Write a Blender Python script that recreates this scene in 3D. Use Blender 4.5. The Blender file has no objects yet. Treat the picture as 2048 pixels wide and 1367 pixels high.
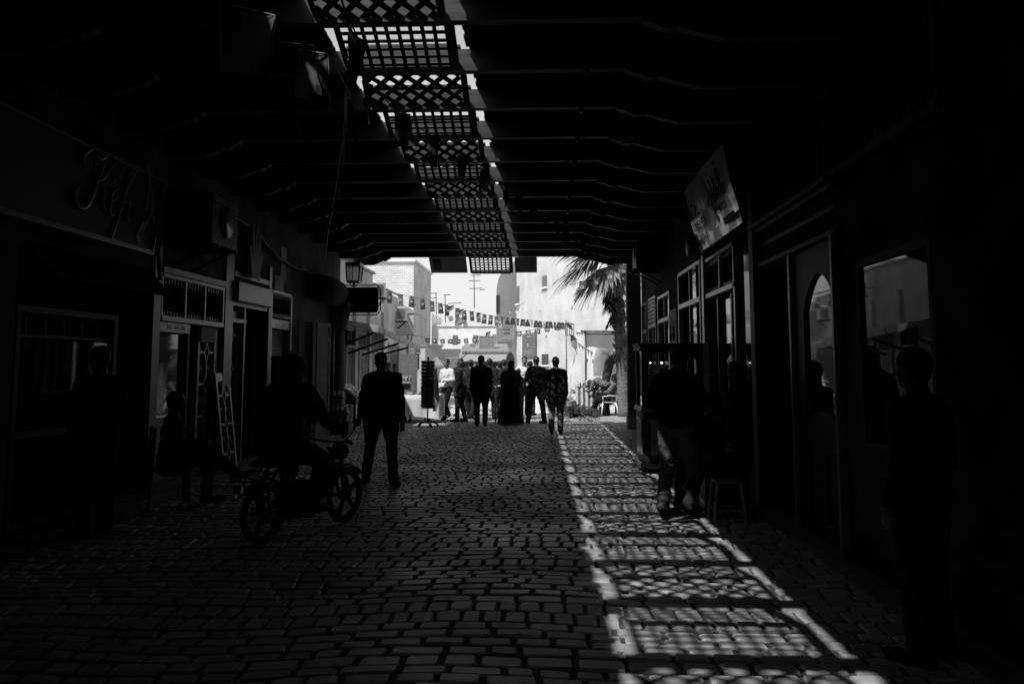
import bpy, bmesh, math, random
from mathutils import Vector, Matrix, Euler, Quaternion
from mathutils import noise as mnoise
random.seed(7)
C = bpy.context.scene.collection
V = Vector; PI = math.pi
SC = bpy.context.scene

# ------------------------------------------------------------------ camera model (2048 px wide photograph)
F=1600.; P=math.radians(5.5); CZ=1.64
A=math.atan(66/F*math.cos(P)); SY=((728-683.5)/F-math.tan(P))*F/2048
cp,sp,ca,sa=math.cos(P),math.sin(P),math.cos(A),math.sin(A)
def ray(px,py):
    x=(px-1024)/F; y=(683.5-py)/F+SY*2048/F
    fy=cp-y*sp; fz=y*cp+sp
    return (x*ca-fy*sa, x*sa+fy*ca, fz)
def G(px,py,z=0.):
    d=ray(px,py);t=(z-CZ)/d[2];return V((d[0]*t,d[1]*t,z))
def AY(px,py,Y):
    d=ray(px,py);t=Y/d[1];return V((d[0]*t,Y,CZ+d[2]*t))
def AX(px,py,X):
    d=ray(px,py);t=X/d[0];return V((X,d[1]*t,CZ+d[2]*t))
cam=bpy.data.cameras.new('camera'); co=bpy.data.objects.new('camera',cam); C.objects.link(co)
co.location=(0,0,CZ); co.rotation_euler=(math.radians(90)+P,0,A)
cam.lens=36*F/2048; cam.sensor_width=36; cam.shift_y=SY; cam.clip_end=3000; cam.clip_start=.05
SC.camera=co

# ------------------------------------------------------------------ materials
def new_mat(name):
    m=bpy.data.materials.new(name); m.use_nodes=True
    return m,m.node_tree,m.node_tree.nodes['Principled BSDF']
def mat(name, g, rough=.7, var=.25, scale=6., bump=0., spec=.5, metal=0., stretch=(1,1,1), detail=6, trans=0):
    m,nt,b=new_mat(name); N=nt.nodes; L=nt.links
    tc=N.new('ShaderNodeTexCoord'); mp=N.new('ShaderNodeMapping'); mp.inputs['Scale'].default_value=stretch
    L.new(tc.outputs['Object'],mp.inputs['Vector'])
    n=N.new('ShaderNodeTexNoise'); n.inputs['Scale'].default_value=scale; n.inputs['Detail'].default_value=detail; n.inputs['Roughness'].default_value=.6
    L.new(mp.outputs[0],n.inputs['Vector'])
    r=N.new('ShaderNodeValToRGB'); e=r.color_ramp.elements
    lo=max(0,g*(1-var)); hi=min(1,g*(1+var))
    e[0].position=.3; e[1].position=.7; e[0].color=(lo,lo,lo,1); e[1].color=(hi,hi,hi,1)
    L.new(n.outputs[0],r.inputs[0]); L.new(r.outputs[0],b.inputs['Base Color'])
    b.inputs['Roughness'].default_value=rough; b.inputs['Metallic'].default_value=metal
    b.inputs['Specular IOR Level'].default_value=spec
    if trans: b.inputs['Transmission Weight'].default_value=trans
    if bump:
        bu=N.new('ShaderNodeBump'); bu.inputs['Strength'].default_value=bump; bu.inputs['Distance'].default_value=.02
        L.new(n.outputs[0],bu.inputs['Height']); L.new(bu.outputs[0],b.inputs['Normal'])
    return m
M={}
M['wood']=mat('dark_beam_wood',.045,.6,.4,3,.3,stretch=(.4,6,6),spec=.25)
M['boards']=mat('ceiling_boards',.03,.8,.5,3,.3,stretch=(.4,8,8),spec=.2)
M['lath']=mat('lattice_lath',.05,.8,.4,8,.2,spec=.2)
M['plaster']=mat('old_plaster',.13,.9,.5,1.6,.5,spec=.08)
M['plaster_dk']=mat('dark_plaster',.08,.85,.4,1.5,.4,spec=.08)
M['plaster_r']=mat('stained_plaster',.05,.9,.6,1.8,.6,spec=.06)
M['trim']=mat('painted_trim',.36,.3,.2,8,.1)
M['trim_dk']=mat('brown_trim',.03,.55,.3,8,.1,stretch=(1,1,.2),spec=.3)
M['trim_md']=mat('grey_trim',.14,.35,.3,8,.1)
M['door']=mat('painted_door_wood',.2,.5,.25,5,.15,stretch=(3,3,.4))
M['carve']=mat('carved_wood',.3,.35,.4,9,.2)
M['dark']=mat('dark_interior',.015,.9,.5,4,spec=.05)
M['black']=mat('black_paint',.02,.45,.3,9)
M['iron']=mat('iron',.03,.4,.4,20,.1,metal=.6)
M['white']=mat('white_plastic',.62,.4,.06,12)
M['paper']=mat('paper',.5,.8,.25,9)
M['cloth_w']=mat('pale_cloth',.5,.9,.15,3,.2)
M['cloth_g']=mat('grey_canvas',.26,.9,.2,4,.2)
M['cloth_d']=mat('dark_canvas',.05,.9,.3,4,.2,spec=.1)
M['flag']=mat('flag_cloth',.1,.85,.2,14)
M['flag_in']=mat('flag_cloth_in_shade',.03,.85,.2,14)  # same flag cloth, with the shade under the roof put into its colour
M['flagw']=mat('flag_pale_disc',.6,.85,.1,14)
M['flagwi']=mat('flag_disc_in_shade',.07,.85,.1,14)  # pale disc darkened to carry the shade under the roof
M['ac']=mat('ac_casing',.45,.5,.15,5)
M['ac_dk']=mat('ac_casing_dark',.06,.5,.2,5)
M['cable']=mat('cable',.015,.6,.2,5)
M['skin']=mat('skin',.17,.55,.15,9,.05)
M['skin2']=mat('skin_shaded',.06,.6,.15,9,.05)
M['hair']=mat('hair',.012,.6,.4,40,.4)
M['c_black']=mat('black_cloth',.009,.9,.4,22,.3,spec=.15)
M['c_dark']=mat('dark_cloth',.02,.9,.35,18,.3,spec=.15)
M['c_grey']=mat('grey_cloth',.12,.9,.3,14,.3)
M['c_mid']=mat('mid_grey_cloth',.2,.9,.25,14,.3)
M['c_light']=mat('light_cloth',.6,.9,.12,12,.3)
M['c_jean']=mat('worn_denim',.055,.85,.3,20,.3)
M['rubber']=mat('rubber',.012,.7,.4,30,.2)
M['chrome']=mat('chrome',.4,.18,.1,5,metal=1)
M['stone_l']=mat('pale_stone',.3,.85,.3,3,.4)
M['goods_l']=mat('pale_goods',.6,.4,.4,9)
M['goods_m']=mat('mixed_goods',.2,.4,.7,6)
M['goods_d']=mat('dark_goods',.06,.4,.6,7)
M['bark']=mat('palm_bark',.14,.9,.6,9,.8,stretch=(1,1,2.5))
M['frond']=mat('palm_frond',.17,.5,.5,5,0)
M['frond_d']=mat('dry_frond',.04,.8,.5,5,0)
def glass_mat(name,g=.008,rough=.02,ior=1.5,a=1):
    m,nt,b=new_mat(name); b.inputs['Base Color'].default_value=(g,g,g,1); b.inputs['Roughness'].default_value=rough; b.inputs['IOR'].default_value=ior
    n=nt.nodes.new('ShaderNodeTexNoise'); n.inputs['Scale'].default_value=1.3; bu=nt.nodes.new('ShaderNodeBump'); bu.inputs['Strength'].default_value=.03; bu.inputs['Distance'].default_value=.02
    nt.links.new(n.outputs[0],bu.inputs['Height']); nt.links.new(bu.outputs[0],b.inputs['Normal'])
    return m
M['glass']=glass_mat('shop_window_glass')
M['glass_lit']=glass_mat('door_glass_bright',.02,.03,1.7)
def clear_mat():
    m,nt,b=new_mat('clear_pane'); N=nt.nodes; L=nt.links
    t=N.new('ShaderNodeBsdfTransparent'); t.inputs[0].default_value=(.8,.8,.8,1)
    g=N.new('ShaderNodeBsdfGlossy'); g.inputs['Roughness'].default_value=.03
    f=N.new('ShaderNodeFresnel'); f.inputs[0].default_value=1.5
    mx=N.new('ShaderNodeMixShader'); L.new(f.outputs[0],mx.inputs[0]); L.new(t.outputs[0],mx.inputs[1]); L.new(g.outputs[0],mx.inputs[2])
    L.new(mx.outputs[0],N['Material Output'].inputs[0]); return m
M['clear']=clear_mat()
def brick_mat(name,c1,c2,mortar,scale,rowh=.25,bw=.5,ms=.02,bump=.5,axis='XZ'):
    m,nt,b=new_mat(name); N=nt.nodes; L=nt.links
    tc=N.new('ShaderNodeTexCoord'); sx=N.new('ShaderNodeSeparateXYZ'); cx=N.new('ShaderNodeCombineXYZ')
    L.new(tc.outputs['Object'],sx.inputs[0]); L.new(sx.outputs['X' if axis=='XZ' else 'Y'],cx.inputs[0]); L.new(sx.outputs['Z'],cx.inputs[1])
    br=N.new('ShaderNodeTexBrick'); br.inputs['Scale'].default_value=scale
    br.inputs['Color1'].default_value=(c1,c1,c1,1); br.inputs['Color2'].default_value=(c2,c2,c2,1); br.inputs['Mortar'].default_value=(mortar,mortar,mortar,1)
    br.inputs['Mortar Size'].default_value=ms; br.inputs['Brick Width'].default_value=bw; br.inputs['Row Height'].default_value=rowh
    n=N.new('ShaderNodeTexNoise'); n.inputs['Scale'].default_value=.8; n.inputs['Detail'].default_value=8
    n2=N.new('ShaderNodeTexNoise'); n2.inputs['Scale'].default_value=3; n2.inputs['Detail'].default_value=4
    ad=N.new('ShaderNodeVectorMath'); ad.operation='MULTIPLY_ADD'; ad.inputs[1].default_value=(.08,.08,.08)
    L.new(n2.outputs['Color'],ad.inputs[0]); L.new(cx.outputs[0],ad.inputs[2]); L.new(ad.outputs[0],br.inputs['Vector'])
    mx=N.new('ShaderNodeMix'); mx.data_type='RGBA'; mx.blend_type='MULTIPLY'; mx.inputs[0].default_value=.55
    r=N.new('ShaderNodeValToRGB'); r.color_ramp.elements[0].position=.35; r.color_ramp.elements[1].position=.62; r.color_ramp.elements[0].color=(.55,.55,.55,1)
    L.new(tc.outputs['Object'],n.inputs['Vector']); L.new(n.outputs[0],r.inputs[0])
    L.new(br.outputs['Color'],mx.inputs[6]); L.new(r.outputs[0],mx.inputs[7]); L.new(mx.outputs[2],b.inputs['Base Color'])
    b.inputs['Roughness'].default_value=.9
    bu=N.new('ShaderNodeBump'); bu.inputs['Strength'].default_value=bump; bu.inputs['Distance'].default_value=.03; bu.invert=True
    L.new(br.outputs['Fac'],bu.inputs['Height']); L.new(bu.outputs[0],b.inputs['Normal'])
    return m
M['brick_pale']=brick_mat('whitewashed_brick',.78,.66,.4,2.2,.22,.55,.018)
M['wall_white']=brick_mat('whitewashed_wall',.62,.59,.52,1.6,.3,.7,.006,.15)
M['wall_grey']=mat('grey_tower_wall',.2,.9,.12,1.5,.2)
M['wall_left']=mat('street_wall',.42,.9,.22,1.2,.3)
M['far_pale']=mat('far_pale_wall',.72,.9,.18,.7,.2)
M['roof_pale']=mat('pale_corrugated',.6,.8,.25,3,.3,stretch=(6,.5,1))

# ------------------------------------------------------------------ mesh helpers
class MB:
    def __init__(s): s.v=[]; s.f=[]; s.sm=[]
    def add(s,vs,fs,smooth=False):
        o=len(s.v); s.v+= [tuple(v) for v in vs]; s.f+=[tuple(i+o for i in f) for f in fs]; s.sm+=[smooth]*len(fs)
    def box(s,a,b,mtx=None):
        x0,x1=sorted((a[0],b[0])); y0,y1=sorted((a[1],b[1])); z0,z1=sorted((a[2],b[2]))
        vs=[V(p) for p in ((x0,y0,z0),(x1,y0,z0),(x1,y1,z0),(x0,y1,z0),(x0,y0,z1),(x1,y0,z1),(x1,y1,z1),(x0,y1,z1))]
        if mtx: vs=[mtx@v for v in vs]
        s.add(vs,[(0,3,2,1),(4,5,6,7),(0,1,5,4),(1,2,6,5),(2,3,7,6),(3,0,4,7)])
    def bar(s,p,q,w,h=None,up=V((0,0,1))):
        p=V(p);q=V(q);d=(q-p).normalized(); h=h or w
        x=d.cross(up)
        if x.length<1e-4: x=d.cross(V((0,1,0)))
        x.normalize(); y=x.cross(d).normalized()
        vs=[c+x*w/2*a+y*h/2*b for c in (p,q) for a,b in ((-1,-1),(1,-1),(1,1),(-1,1))]
        s.add(vs,[(3,2,1,0),(4,5,6,7),(0,1,5,4),(1,2,6,5),(2,3,7,6),(3,0,4,7)])
    def tube(s,pts,r,n=8,closed=False,cap=True):
        pts=[V(p) for p in pts]; R=r if isinstance(r,(list,tuple)) else [r]*len(pts); m=len(pts); vs=[]
        pr=None
        for i,p in enumerate(pts):
            if closed: d=(pts[(i+1)%m]-pts[i-1])
            else: d=(pts[min(i+1,m-1)]-pts[max(i-1,0)])
            d.normalize()
            if pr is None:
                x=d.cross(V((0,0,1)))
                if x.length<1e-3: x=d.cross(V((0,1,0)))
            else: x=pr-d*pr.dot(d)
            x.normalize(); pr=x; y=d.cross(x)
            vs+=[p+(x*math.cos(2*PI*k/n)+y*math.sin(2*PI*k/n))*R[i] for k in range(n)]
        fs=[]
        for i in range(m if closed else m-1):
            j=(i+1)%m
            fs+=[(i*n+k,i*n+(k+1)%n,j*n+(k+1)%n,j*n+k) for k in range(n)]
        if cap and not closed: fs+=[tuple(range(n))[::-1],tuple((m-1)*n+k for k in range(n))]
        s.add(vs,fs,True)
    def lathe(s,prof,c=(0,0,0),n=16,mtx=None):
        c=V(c); vs=[]
        for r,z in prof: vs+=[V((r*math.cos(2*PI*k/n),r*math.sin(2*PI*k/n),z))+c for k in range(n)]
        if mtx: vs=[mtx@v for v in vs]
        m=len(prof); fs=[(i*n+k,i*n+(k+1)%n,(i+1)*n+(k+1)%n,(i+1)*n+k) for i in range(m-1) for k in range(n)]
        fs+=[tuple(range(n))[::-1],tuple((m-1)*n+k for k in range(n))]
        s.add(vs,fs,True)
    def prism(s,poly,off):
        n=len(poly); off=V(off); vs=[V(p) for p in poly]+[V(p)+off for p in poly]
        s.add(vs,[tuple(range(n))[::-1],tuple(range(n,2*n))]+[(i,(i+1)%n,n+(i+1)%n,n+i) for i in range(n)])
    def quad(s,a,b,c,d): s.add([a,b,c,d],[(0,1,2,3)])
    def ball(s,c,r,n=10,m=7):
        c=V(c); rr=V(r) if hasattr(r,'__len__') else V((r,r,r))
        vs=[c+V((rr.x*math.sin(PI*i/m)*math.cos(2*PI*k/n),rr.y*math.sin(PI*i/m)*math.sin(2*PI*k/n),rr.z*math.cos(PI*i/m))) for i in range(m+1) for k in range(n)]
        s.add(vs,[(i*n+k,(i+1)*n+k,(i+1)*n+(k+1)%n,i*n+(k+1)%n) for i in range(m) for k in range(n)],True)
    def build(s,name,m,parent=None,loc=None,bevel=0,smooth=None):
        me=bpy.data.meshes.new(name); me.from_pydata(s.v,[],s.f); me.update()
        for p,q in zip(me.polygons,s.sm): p.use_smooth=q if smooth is None else smooth
        bm=bmesh.new(); bm.from_mesh(me); bmesh.ops.recalc_face_normals(bm,faces=bm.faces); bm.to_mesh(me); bm.free()
        o=bpy.data.objects.new(name,me); C.objects.link(o); me.materials.append(M[m] if isinstance(m,str) else m)
        if parent is not None: o.parent=parent
        if loc is not None: o.location=loc
        if bevel:
            b=o.modifiers.new('bevel','BEVEL'); b.width=bevel; b.segments=2; b.limit_method='ANGLE'
        return o
def tag(o,label=None,cat=None,group=None,kind=None):
    if label: o['label']=label
    if cat: o['category']=cat
    if group: o['group']=group
    if kind: o['kind']=kind
    return o
def empty(name,loc,label,cat,group=None,rz=0):
    o=bpy.data.objects.new(name,None); C.objects.link(o); o.location=loc; o.rotation_euler=(0,0,rz); o.empty_display_size=.1
    return tag(o,label,cat,group)
def kids(o): return [c for c in bpy.data.objects if c.parent==o]
def dup(root,loc,rz=None,label=None):
    def cpy(o,par):
        n=o.copy(); C.objects.link(n)
        if par is not None: n.parent=par
        for c in kids(o): cpy(c,n)
        return n
    r=cpy(root,None); r.location=loc
    if rz is not None: r.rotation_euler=(0,0,rz)
    if label: r['label']=label
    return r
def rnd(a,b): return random.uniform(a,b)

# ------------------------------------------------------------------ world and sun
SD=V((.51,.54,-1)).normalized()
elev=math.asin(-SD.z); az=math.atan2(-SD.x,-SD.y)   # compass angle of the sun, clockwise from +Y
w=bpy.data.worlds.new('World'); SC.world=w; w.use_nodes=True; N=w.node_tree.nodes; L=w.node_tree.links
sky=N.new('ShaderNodeTexSky'); sky.sky_type='NISHITA'; sky.sun_disc=False; sky.sun_elevation=elev; sky.sun_rotation=az; sky.dust_density=2.
bw=N.new('ShaderNodeRGBToBW'); L.new(sky.outputs[0],bw.inputs[0]); 
tcw=N.new('ShaderNodeTexCoord'); sxw=N.new('ShaderNodeSeparateXYZ'); L.new(tcw.outputs['Generated'],sxw.inputs[0])
mrw=N.new('ShaderNodeMapRange'); mrw.inputs[1].default_value=.32; mrw.inputs[2].default_value=.6; mrw.inputs[3].default_value=2.8; mrw.inputs[4].default_value=0; L.new(sxw.outputs['Z'],mrw.inputs[0])
hz_=N.new('ShaderNodeMath'); hz_.operation='ADD'; L.new(bw.outputs[0],hz_.inputs[0]); L.new(mrw.outputs[0],hz_.inputs[1]); L.new(hz_.outputs[0],N['Background'].inputs[0]); N['Background'].inputs[1].default_value=.13
sl=bpy.data.lights.new('sun','SUN'); sl.energy=5.; sl.angle=math.radians(.6); sl.color=(1,1,1)
so=bpy.data.objects.new('sun',sl); C.objects.link(so); so.rotation_euler=SD.to_track_quat('-Z','Y').to_euler(); so.location=(-20,-20,40)
SC.view_settings.view_transform='Standard'; SC.view_settings.look='None'; SC.view_settings.exposure=0
SC.cycles.max_bounces=6; SC.cycles.diffuse_bounces=2; SC.cycles.glossy_bounces=3; SC.cycles.transparent_max_bounces=12
try: SC.cycles.use_denoising=True
except Exception: pass

#==GEOMETRY==
XL=-4.9; XR=2.5
# ------------------------------------------------------------------ ground and paving
mb=MB(); mb.quad((-200,-60,-.06),(200,-60,-.06),(200,400,-.06),(-200,400,-.06))
tag(mb.build('ground',mat('dust_ground',.3,.95,.3,.5,.3)),kind='structure')
def setts_mat():
    m,nt,b=new_mat('street_setts'); N=nt.nodes; L=nt.links
    g=N.new('ShaderNodeNewGeometry'); r=N.new('ShaderNodeValToRGB'); e=r.color_ramp.elements
    e[0].color=(.22,.22,.22,1); e[1].color=(.35,.35,.35,1)
    L.new(g.outputs['Random Per Island'],r.inputs[0])
    tc=N.new('ShaderNodeTexCoord'); n=N.new('ShaderNodeTexNoise'); n.inputs['Scale'].default_value=11; n.inputs['Detail'].default_value=8
    n3=N.new('ShaderNodeTexNoise'); n3.inputs['Scale'].default_value=.7; n3.inputs['Detail'].default_value=3
    L.new(tc.outputs['Object'],n.inputs['Vector']); L.new(tc.outputs['Object'],n3.inputs['Vector'])
    r2=N.new('ShaderNodeValToRGB'); r2.color_ramp.elements[0].position=.3; r2.color_ramp.elements[1].position=.65; r2.color_ramp.elements[0].color=(.5,.5,.5,1)
    L.new(n.outputs[0],r2.inputs[0])
    mx=N.new('ShaderNodeMix'); mx.data_type='RGBA'; mx.blend_type='MULTIPLY'; mx.inputs[0].default_value=.4
    L.new(r.outputs[0],mx.inputs[6]); L.new(r2.outputs[0],mx.inputs[7]); L.new(mx.outputs[2],b.inputs['Base Color'])
    mr=N.new('ShaderNodeMapRange'); mr.inputs[1].default_value=.3; mr.inputs[2].default_value=.7; mr.inputs[3].default_value=.38; mr.inputs[4].default_value=.7
    L.new(n3.outputs[0],mr.inputs[0]); L.new(mr.outputs[0],b.inputs['Roughness'])
    b.inputs['Specular IOR Level'].default_value=.4
    bu=N.new('ShaderNodeBump'); bu.inputs['Strength'].default_value=.3; bu.inputs['Distance'].default_value=.012
    L.new(n.outputs[0],bu.inputs['Height']); L.new(bu.outputs[0],b.inputs['Normal']); return m
MS=setts_mat()
def sett(mb,cx,cy,a,b,ang=0):
    # a half length x, b half length y
    zt=rnd(-.003,.003); i=.009; tx,ty=rnd(-.02,.02),rnd(-.02,.02); c,s=math.cos(ang),math.sin(ang)
    def ring(k,z,round_=.72):
        o=[]
        for (u,v) in ((-1,-round_),(-round_,-1),(round_,-1),(1,-round_),(1,round_),(round_,1),(-round_,1),(-1,round_)):
            x=u*(a-k);y=v*(b-k); o.append((cx+x*c-y*s,cy+x*s+y*c,z+ (x*tx+y*ty if z>-.02 else 0)+zt))
        return o
    j=[rnd(-.007,.007) for _ in range(8)]
    r0=ring(0,-.045,.88); r1=ring(0.001,-.013,.86); r2=ring(i,-.002,.84)
    r1=[(p[0]+j[q],p[1]+j[(q+3)%8],p[2]) for q,p in enumerate(r1)]
    mb.add(r0+r1+r2,[(q,(q+1)%8,8+(q+1)%8,8+q) for q in range(8)]+[(8+q,8+(q+1)%8,16+(q+1)%8,16+q) for q in range(8)]+[tuple(range(16,24))],False)
mb=MB(); y=1.6; row=0
while y<27:
    x0,x1=(-4.62,2.4) if y<19.5 else (-6.0,6.5)
    band=(row%9==5) or (row%13 in (10,11))
    if band:  # a course with its stones turned lengthwise
        d=.23; x=x0
        while x<x1:
            w_=rnd(.12,.18)
            sett(mb,x+w_/2,y+d/2+rnd(-.01,.01),w_/2-.011,d/2-.013,rnd(-.03,.03)); x+=w_
    else:
        d=rnd(.125,.165); x=x0-rnd(0,.25)
        while x<x1:
            w_=rnd(.17,.34)
            if x>x0-.1: sett(mb,x+w_/2,y+d/2+.02*math.sin(x*1.7+row)+rnd(-.006,.006),w_/2-.015,d/2-.014,rnd(-.03,.03))
            x+=w_
    y+=d; row+=1
mb.v=[(x+.05*math.sin(y*.8+x*.3),y+.10*math.sin(x*.95+y*.3)+.05*math.sin(x*2.3-y*.7),z) for x,y,z in mb.v]
tag(mb.build('street_paving',MS),kind='structure')
mb=MB(); mb.quad((-7,-14,-.02),(7.5,-14,-.02),(7.5,42,-.02),(-7,42,-.02))
tag(mb.build('paving_joint_bed',mat('joint_sand',.05,.95,.5,6,.5)),kind='structure')
mb=MB()
y=-3.
while y<17.2:
    l=rnd(.7,1.1); mb.box((-4.95,y,-.03),(-4.56,y+l-.012,.1)); y+=l
tag(mb.build('left_kerb',mat('kerb_stone',.12,.75,.3,5,.3),bevel=.012),kind='structure')
mb=MB(); y=-3.
while y<20.7:
    l=rnd(.7,1.1); mb.box((2.32,y,-.03),(2.6,y+l-.012,.06)); y+=l
tag(mb.build('right_kerb',mat('kerb_stone_right',.1,.75,.3,5,.3),bevel=.012),kind='structure')
mb=MB(); random.seed(4)
for i in range(24):
    x=-6.2
    while x<7:
        l=rnd(.5,.9); mb.box((x,27.05+i*.6,-.03),(x+l-.012,27.05+i*.6+.588,rnd(-.008,.0))); x+=l
tag(mb.build('square_paving',mat('square_slabs_glare',.5,.8,.15,1.5,.3)),kind='structure')  # glare of the sunlit floor is put into this paler stone colour
# raised slab pavement at the far right of the passage
mb=MB()
for i in range(5):
    for j in range(7): mb.box((1.35+j*.45,24.6+i*.45,-.03),(1.35+j*.45+.44,24.6+i*.45+.44,.012))
tag(mb.build('pavement_slabs','stone_l'),kind='structure')
# drain grate
g=empty('drain_grate',G(1178,848),'rusty slotted drain grate set in the paving at the far end of the lit strip','drain grate')
mb=MB()
mb.box((-.42,-.13,-.01),(.42,-.1,.012)); mb.box((-.42,.1,-.01),(.42,.13,.012)); mb.build('frame','iron',g)
mb=MB()
for i in range(11): mb.bar((-.4+i*.08,-.1,.004),(-.36+i*.08,.1,.004),.03,.012)
mb.build('slats','iron',g)

# ------------------------------------------------------------------ the covered roof
def YK(k): return 7.7+1.12*k
def ZB(y): return 4.53-.0155*(y-7.7)
roof=empty('market_roof',(-1.2,8,4.6),'long dark timber roof over the passage with a latticed strip of light','roof')
def rp(o): o.parent=roof; o.matrix_parent_inverse=Matrix.Translation((1.2,-8,-4.6)); return o
def beam_mesh():
    prof=[(0,0),(.04,-.035),(.13,-.055),(.2,-.095),(.27,-.1),(.33,-.09),(.7,-.19),(1.75,-.19)]
    b=[(.8+a,c) for a,c in prof]; l=[(-3.9-a*.62,c) for a,c in prof]
    poly=[(x,z) for x,z in l[::-1]]+[(x,z) for x,z in b]
    mb=MB(); n=len(poly)
    for s0,s1 in ((0,.1),):
        for i in range(n-1):
            (x0,z0),(x1,z1)=poly[i],poly[i+1]
            mb.add([(x0,s0,z0),(x1,s0,z1),(x1,s0,.22),(x0,s0,.22),(x0,s1,z0),(x1,s1,z1),(x1,s1,.22),(x0,s1,.22)],[(0,1,2,3),(7,6,5,4),(0,4,5,1),(3,2,6,7)])
    return mb
b0=beam_mesh().build('beam','wood')
for k in range(-9,12):
    o=b0 if k==-9 else b0.copy()
    if k>-9: C.objects.link(o)
    o.location=(0,YK(k)-.05,ZB(YK(k))); rp(o)
# boards
mb=MB()
for (xa,xb,side) in ((-5.0,-2.08,1),(-.75,2.6,0)):
    y=-2.6
    while y<20.6:
        w_=rnd(.1,.15); z=ZB(y)+.222+rnd(0,.004); e=rnd(-.018,.018)+(rnd(-.05,.02) if random.random()<.12 else 0)
        if side: mb.box((xa,y,z),(xb+e,min(y+w_-.0006,20.6),z+.025))
        else: mb.box((xa+e,y,z),(xb,min(y+w_-.0006,20.6),z+.025))
        y+=w_
mb.box((-5.0,-13,5.0),(2.6,-2.62,5.1))
rp(mb.build('roof_boards','boards'))
mb=MB(); mb.box((-5.,-2.6,4.95),(2.6,.9,4.99)); mb.box((-5.,.95,4.95),(-2.45,20.5,4.98)); mb.box((-.45,.95,4.95),(2.6,20.5,4.98)); rp(mb.build('roofing_felt','dark'))
# lattice panels
def lattice(L_,W,diag):
    """panel in local xy, x 0..W, y 0..L_"""
    mb=MB()
    mb.box((-.05,-.03,.0245),(-.005,L_+.03,.05)); mb.box((W+.005,-.03,.0245),(W+.075,L_+.03,.05)); mb.box((-.005,-.06,.0245),(W+.005,.035,.05)); mb.box((-.005,L_-.035,.0245),(W+.005,L_+.06,.05))
    if not diag:
        n=int(round(W/.112))
        for i in range(n+1):
            x=i*W/n; mb.box((x-.019,0,0),(x+.019,L_,.012))
        m=max(2,int(round(L_/.108)))
        for j in range(m+1):
            y=j*L_/m; mb.box((0,y-.018,.012),(W,y+.018,.024))
    else:
        for sgn,z in ((1,0),(-1,.012)):
            c=-L_
            while c<W+L_:
                # line x = c + sgn*y
                pts=[]
                for yy in (0,L_):
                    xx=c+sgn*yy
                    pts.append((xx,yy))
                (xa,ya),(xb,yb)=pts
                # clip x to 0..W
                def at(t): return (xa+(xb-xa)*t, ya+(yb-ya)*t)
                ts=sorted([(0-xa)/(xb-xa),(W-xa)/(xb-xa)]); t0=max(0,ts[0]); t1=min(1,ts[1])
                if t1-t0>.02:
                    p=at(t0);q=at(t1); mb.bar((p[0],p[1],z+.006),(q[0],q[1],z+.006),.058,.012)
                c+=.195
    return mb
W=1.02; X0=-1.93
flatA=lattice(.55,W,False); flatB=lattice(.55,W,True); slA=lattice(.62,W,False); slB=lattice(.62,W,True)
proto={}
for k in range(-6,12):
    y0=YK(k); diag=(k%2==0); last=(k==11)
    z0=ZB(y0)+.235
    panel=[]
    if not last:
        for key,src,loc,rot in (('f',flatB if diag else flatA,(X0,y0+.02,z0),0),('s',slB if diag else slA,(X0,y0+.56,z0-.005),-math.atan2(.22,.52))):
            kk=key+str(diag)
            if kk in proto: o=proto[kk].copy(); C.objects.link(o)
            else: o=src.build('lattice_panel','lath'); proto[kk]=o
            o.location=loc; o.rotation_euler=(rot,0,0); rp(o)
    else:
        o=lattice(.6,W,False).build('lattice_panel','lath'); o.location=(X0,20.62,4.385); o.rotation_euler=(-math.atan2(.33,.5),0,0); rp(o)
mb=MB()
for a,b in ((-3.02,-2.05),(-.78,-.2)):
    mb.prism([(a,20.6,4.40),(b,20.6,4.40),(b,21.1,4.06),(a,21.1,4.06)],(0,.03,.04))
rp(mb.build('hood_board','trim_md'))
mb=MB(); mb.prism([(-2.93,20.67,4.345),(-2.72,20.67,4.345),(-2.72,20.98,4.133),(-2.93,20.98,4.133)],(0,-.012,-.012)); rp(mb.build('hatch','wood'))
# small bulb fittings under the beams
mb=MB()
for k in range(0,10):
    y=YK(k)-.05; mb.lathe([(.02,0),(.035,-.03),(.035,-.07),(.015,-.09)],(.42,y,ZB(y)+.02),8)
rp(mb.build('bulb_fitting','trim_md'))

# ------------------------------------------------------------------ facades
def facade(name,side,openings,y0,y1,z0,z1,m,parent=None,th=.22):
    """wall sheet with rectangular openings, reveals and back; side 'L' faces +X, 'R' faces -X"""
    X=XL if side=='L' else XR; s=-1 if side=='L' else 1
    ys=sorted({y0,y1,*[o[0] for o in openings],*[o[1] for o in openings]}); zs=sorted({z0,z1,*[o[2] for o in openings],*[o[3] for o in openings]})
    def solid(i,j):
        if i<0 or j<0 or i>=len(ys)-1 or j>=len(zs)-1: return None
        a=(ys[i]+ys[i+1])/2; b=(zs[j]+zs[j+1])/2
        return not any(o[0]<a<o[1] and o[2]<b<o[3] for o in openings)
    mb=MB()
    for i in range(len(ys)-1):
        for j in range(len(zs)-1):
            if not solid(i,j): continue
            a,b,c,d=ys[i],ys[i+1],zs[j],zs[j+1]
            for x in (X,X+s*th): mb.quad((x,a,c),(x,b,c),(x,b,d),(x,a,d))
            if solid(i-1,j) is not True: mb.quad((X,a,c),(X+s*th,a,c),(X+s*th,a,d),(X,a,d))
            if solid(i+1,j) is not True: mb.quad((X,b,c),(X+s*th,b,c),(X+s*th,b,d),(X,b,d))
            if solid(i,j-1) is not True: mb.quad((X,a,c),(X+s*th,a,c),(X+s*th,b,c),(X,b,c))
            if solid(i,j+1) is not True: mb.quad((X,a,d),(X+s*th,a,d),(X+s*th,b,d),(X,b,d))
    return mb.build(name,m,parent)
def S(side,o): return (XL+o) if side=='L' else (XR-o)
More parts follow.
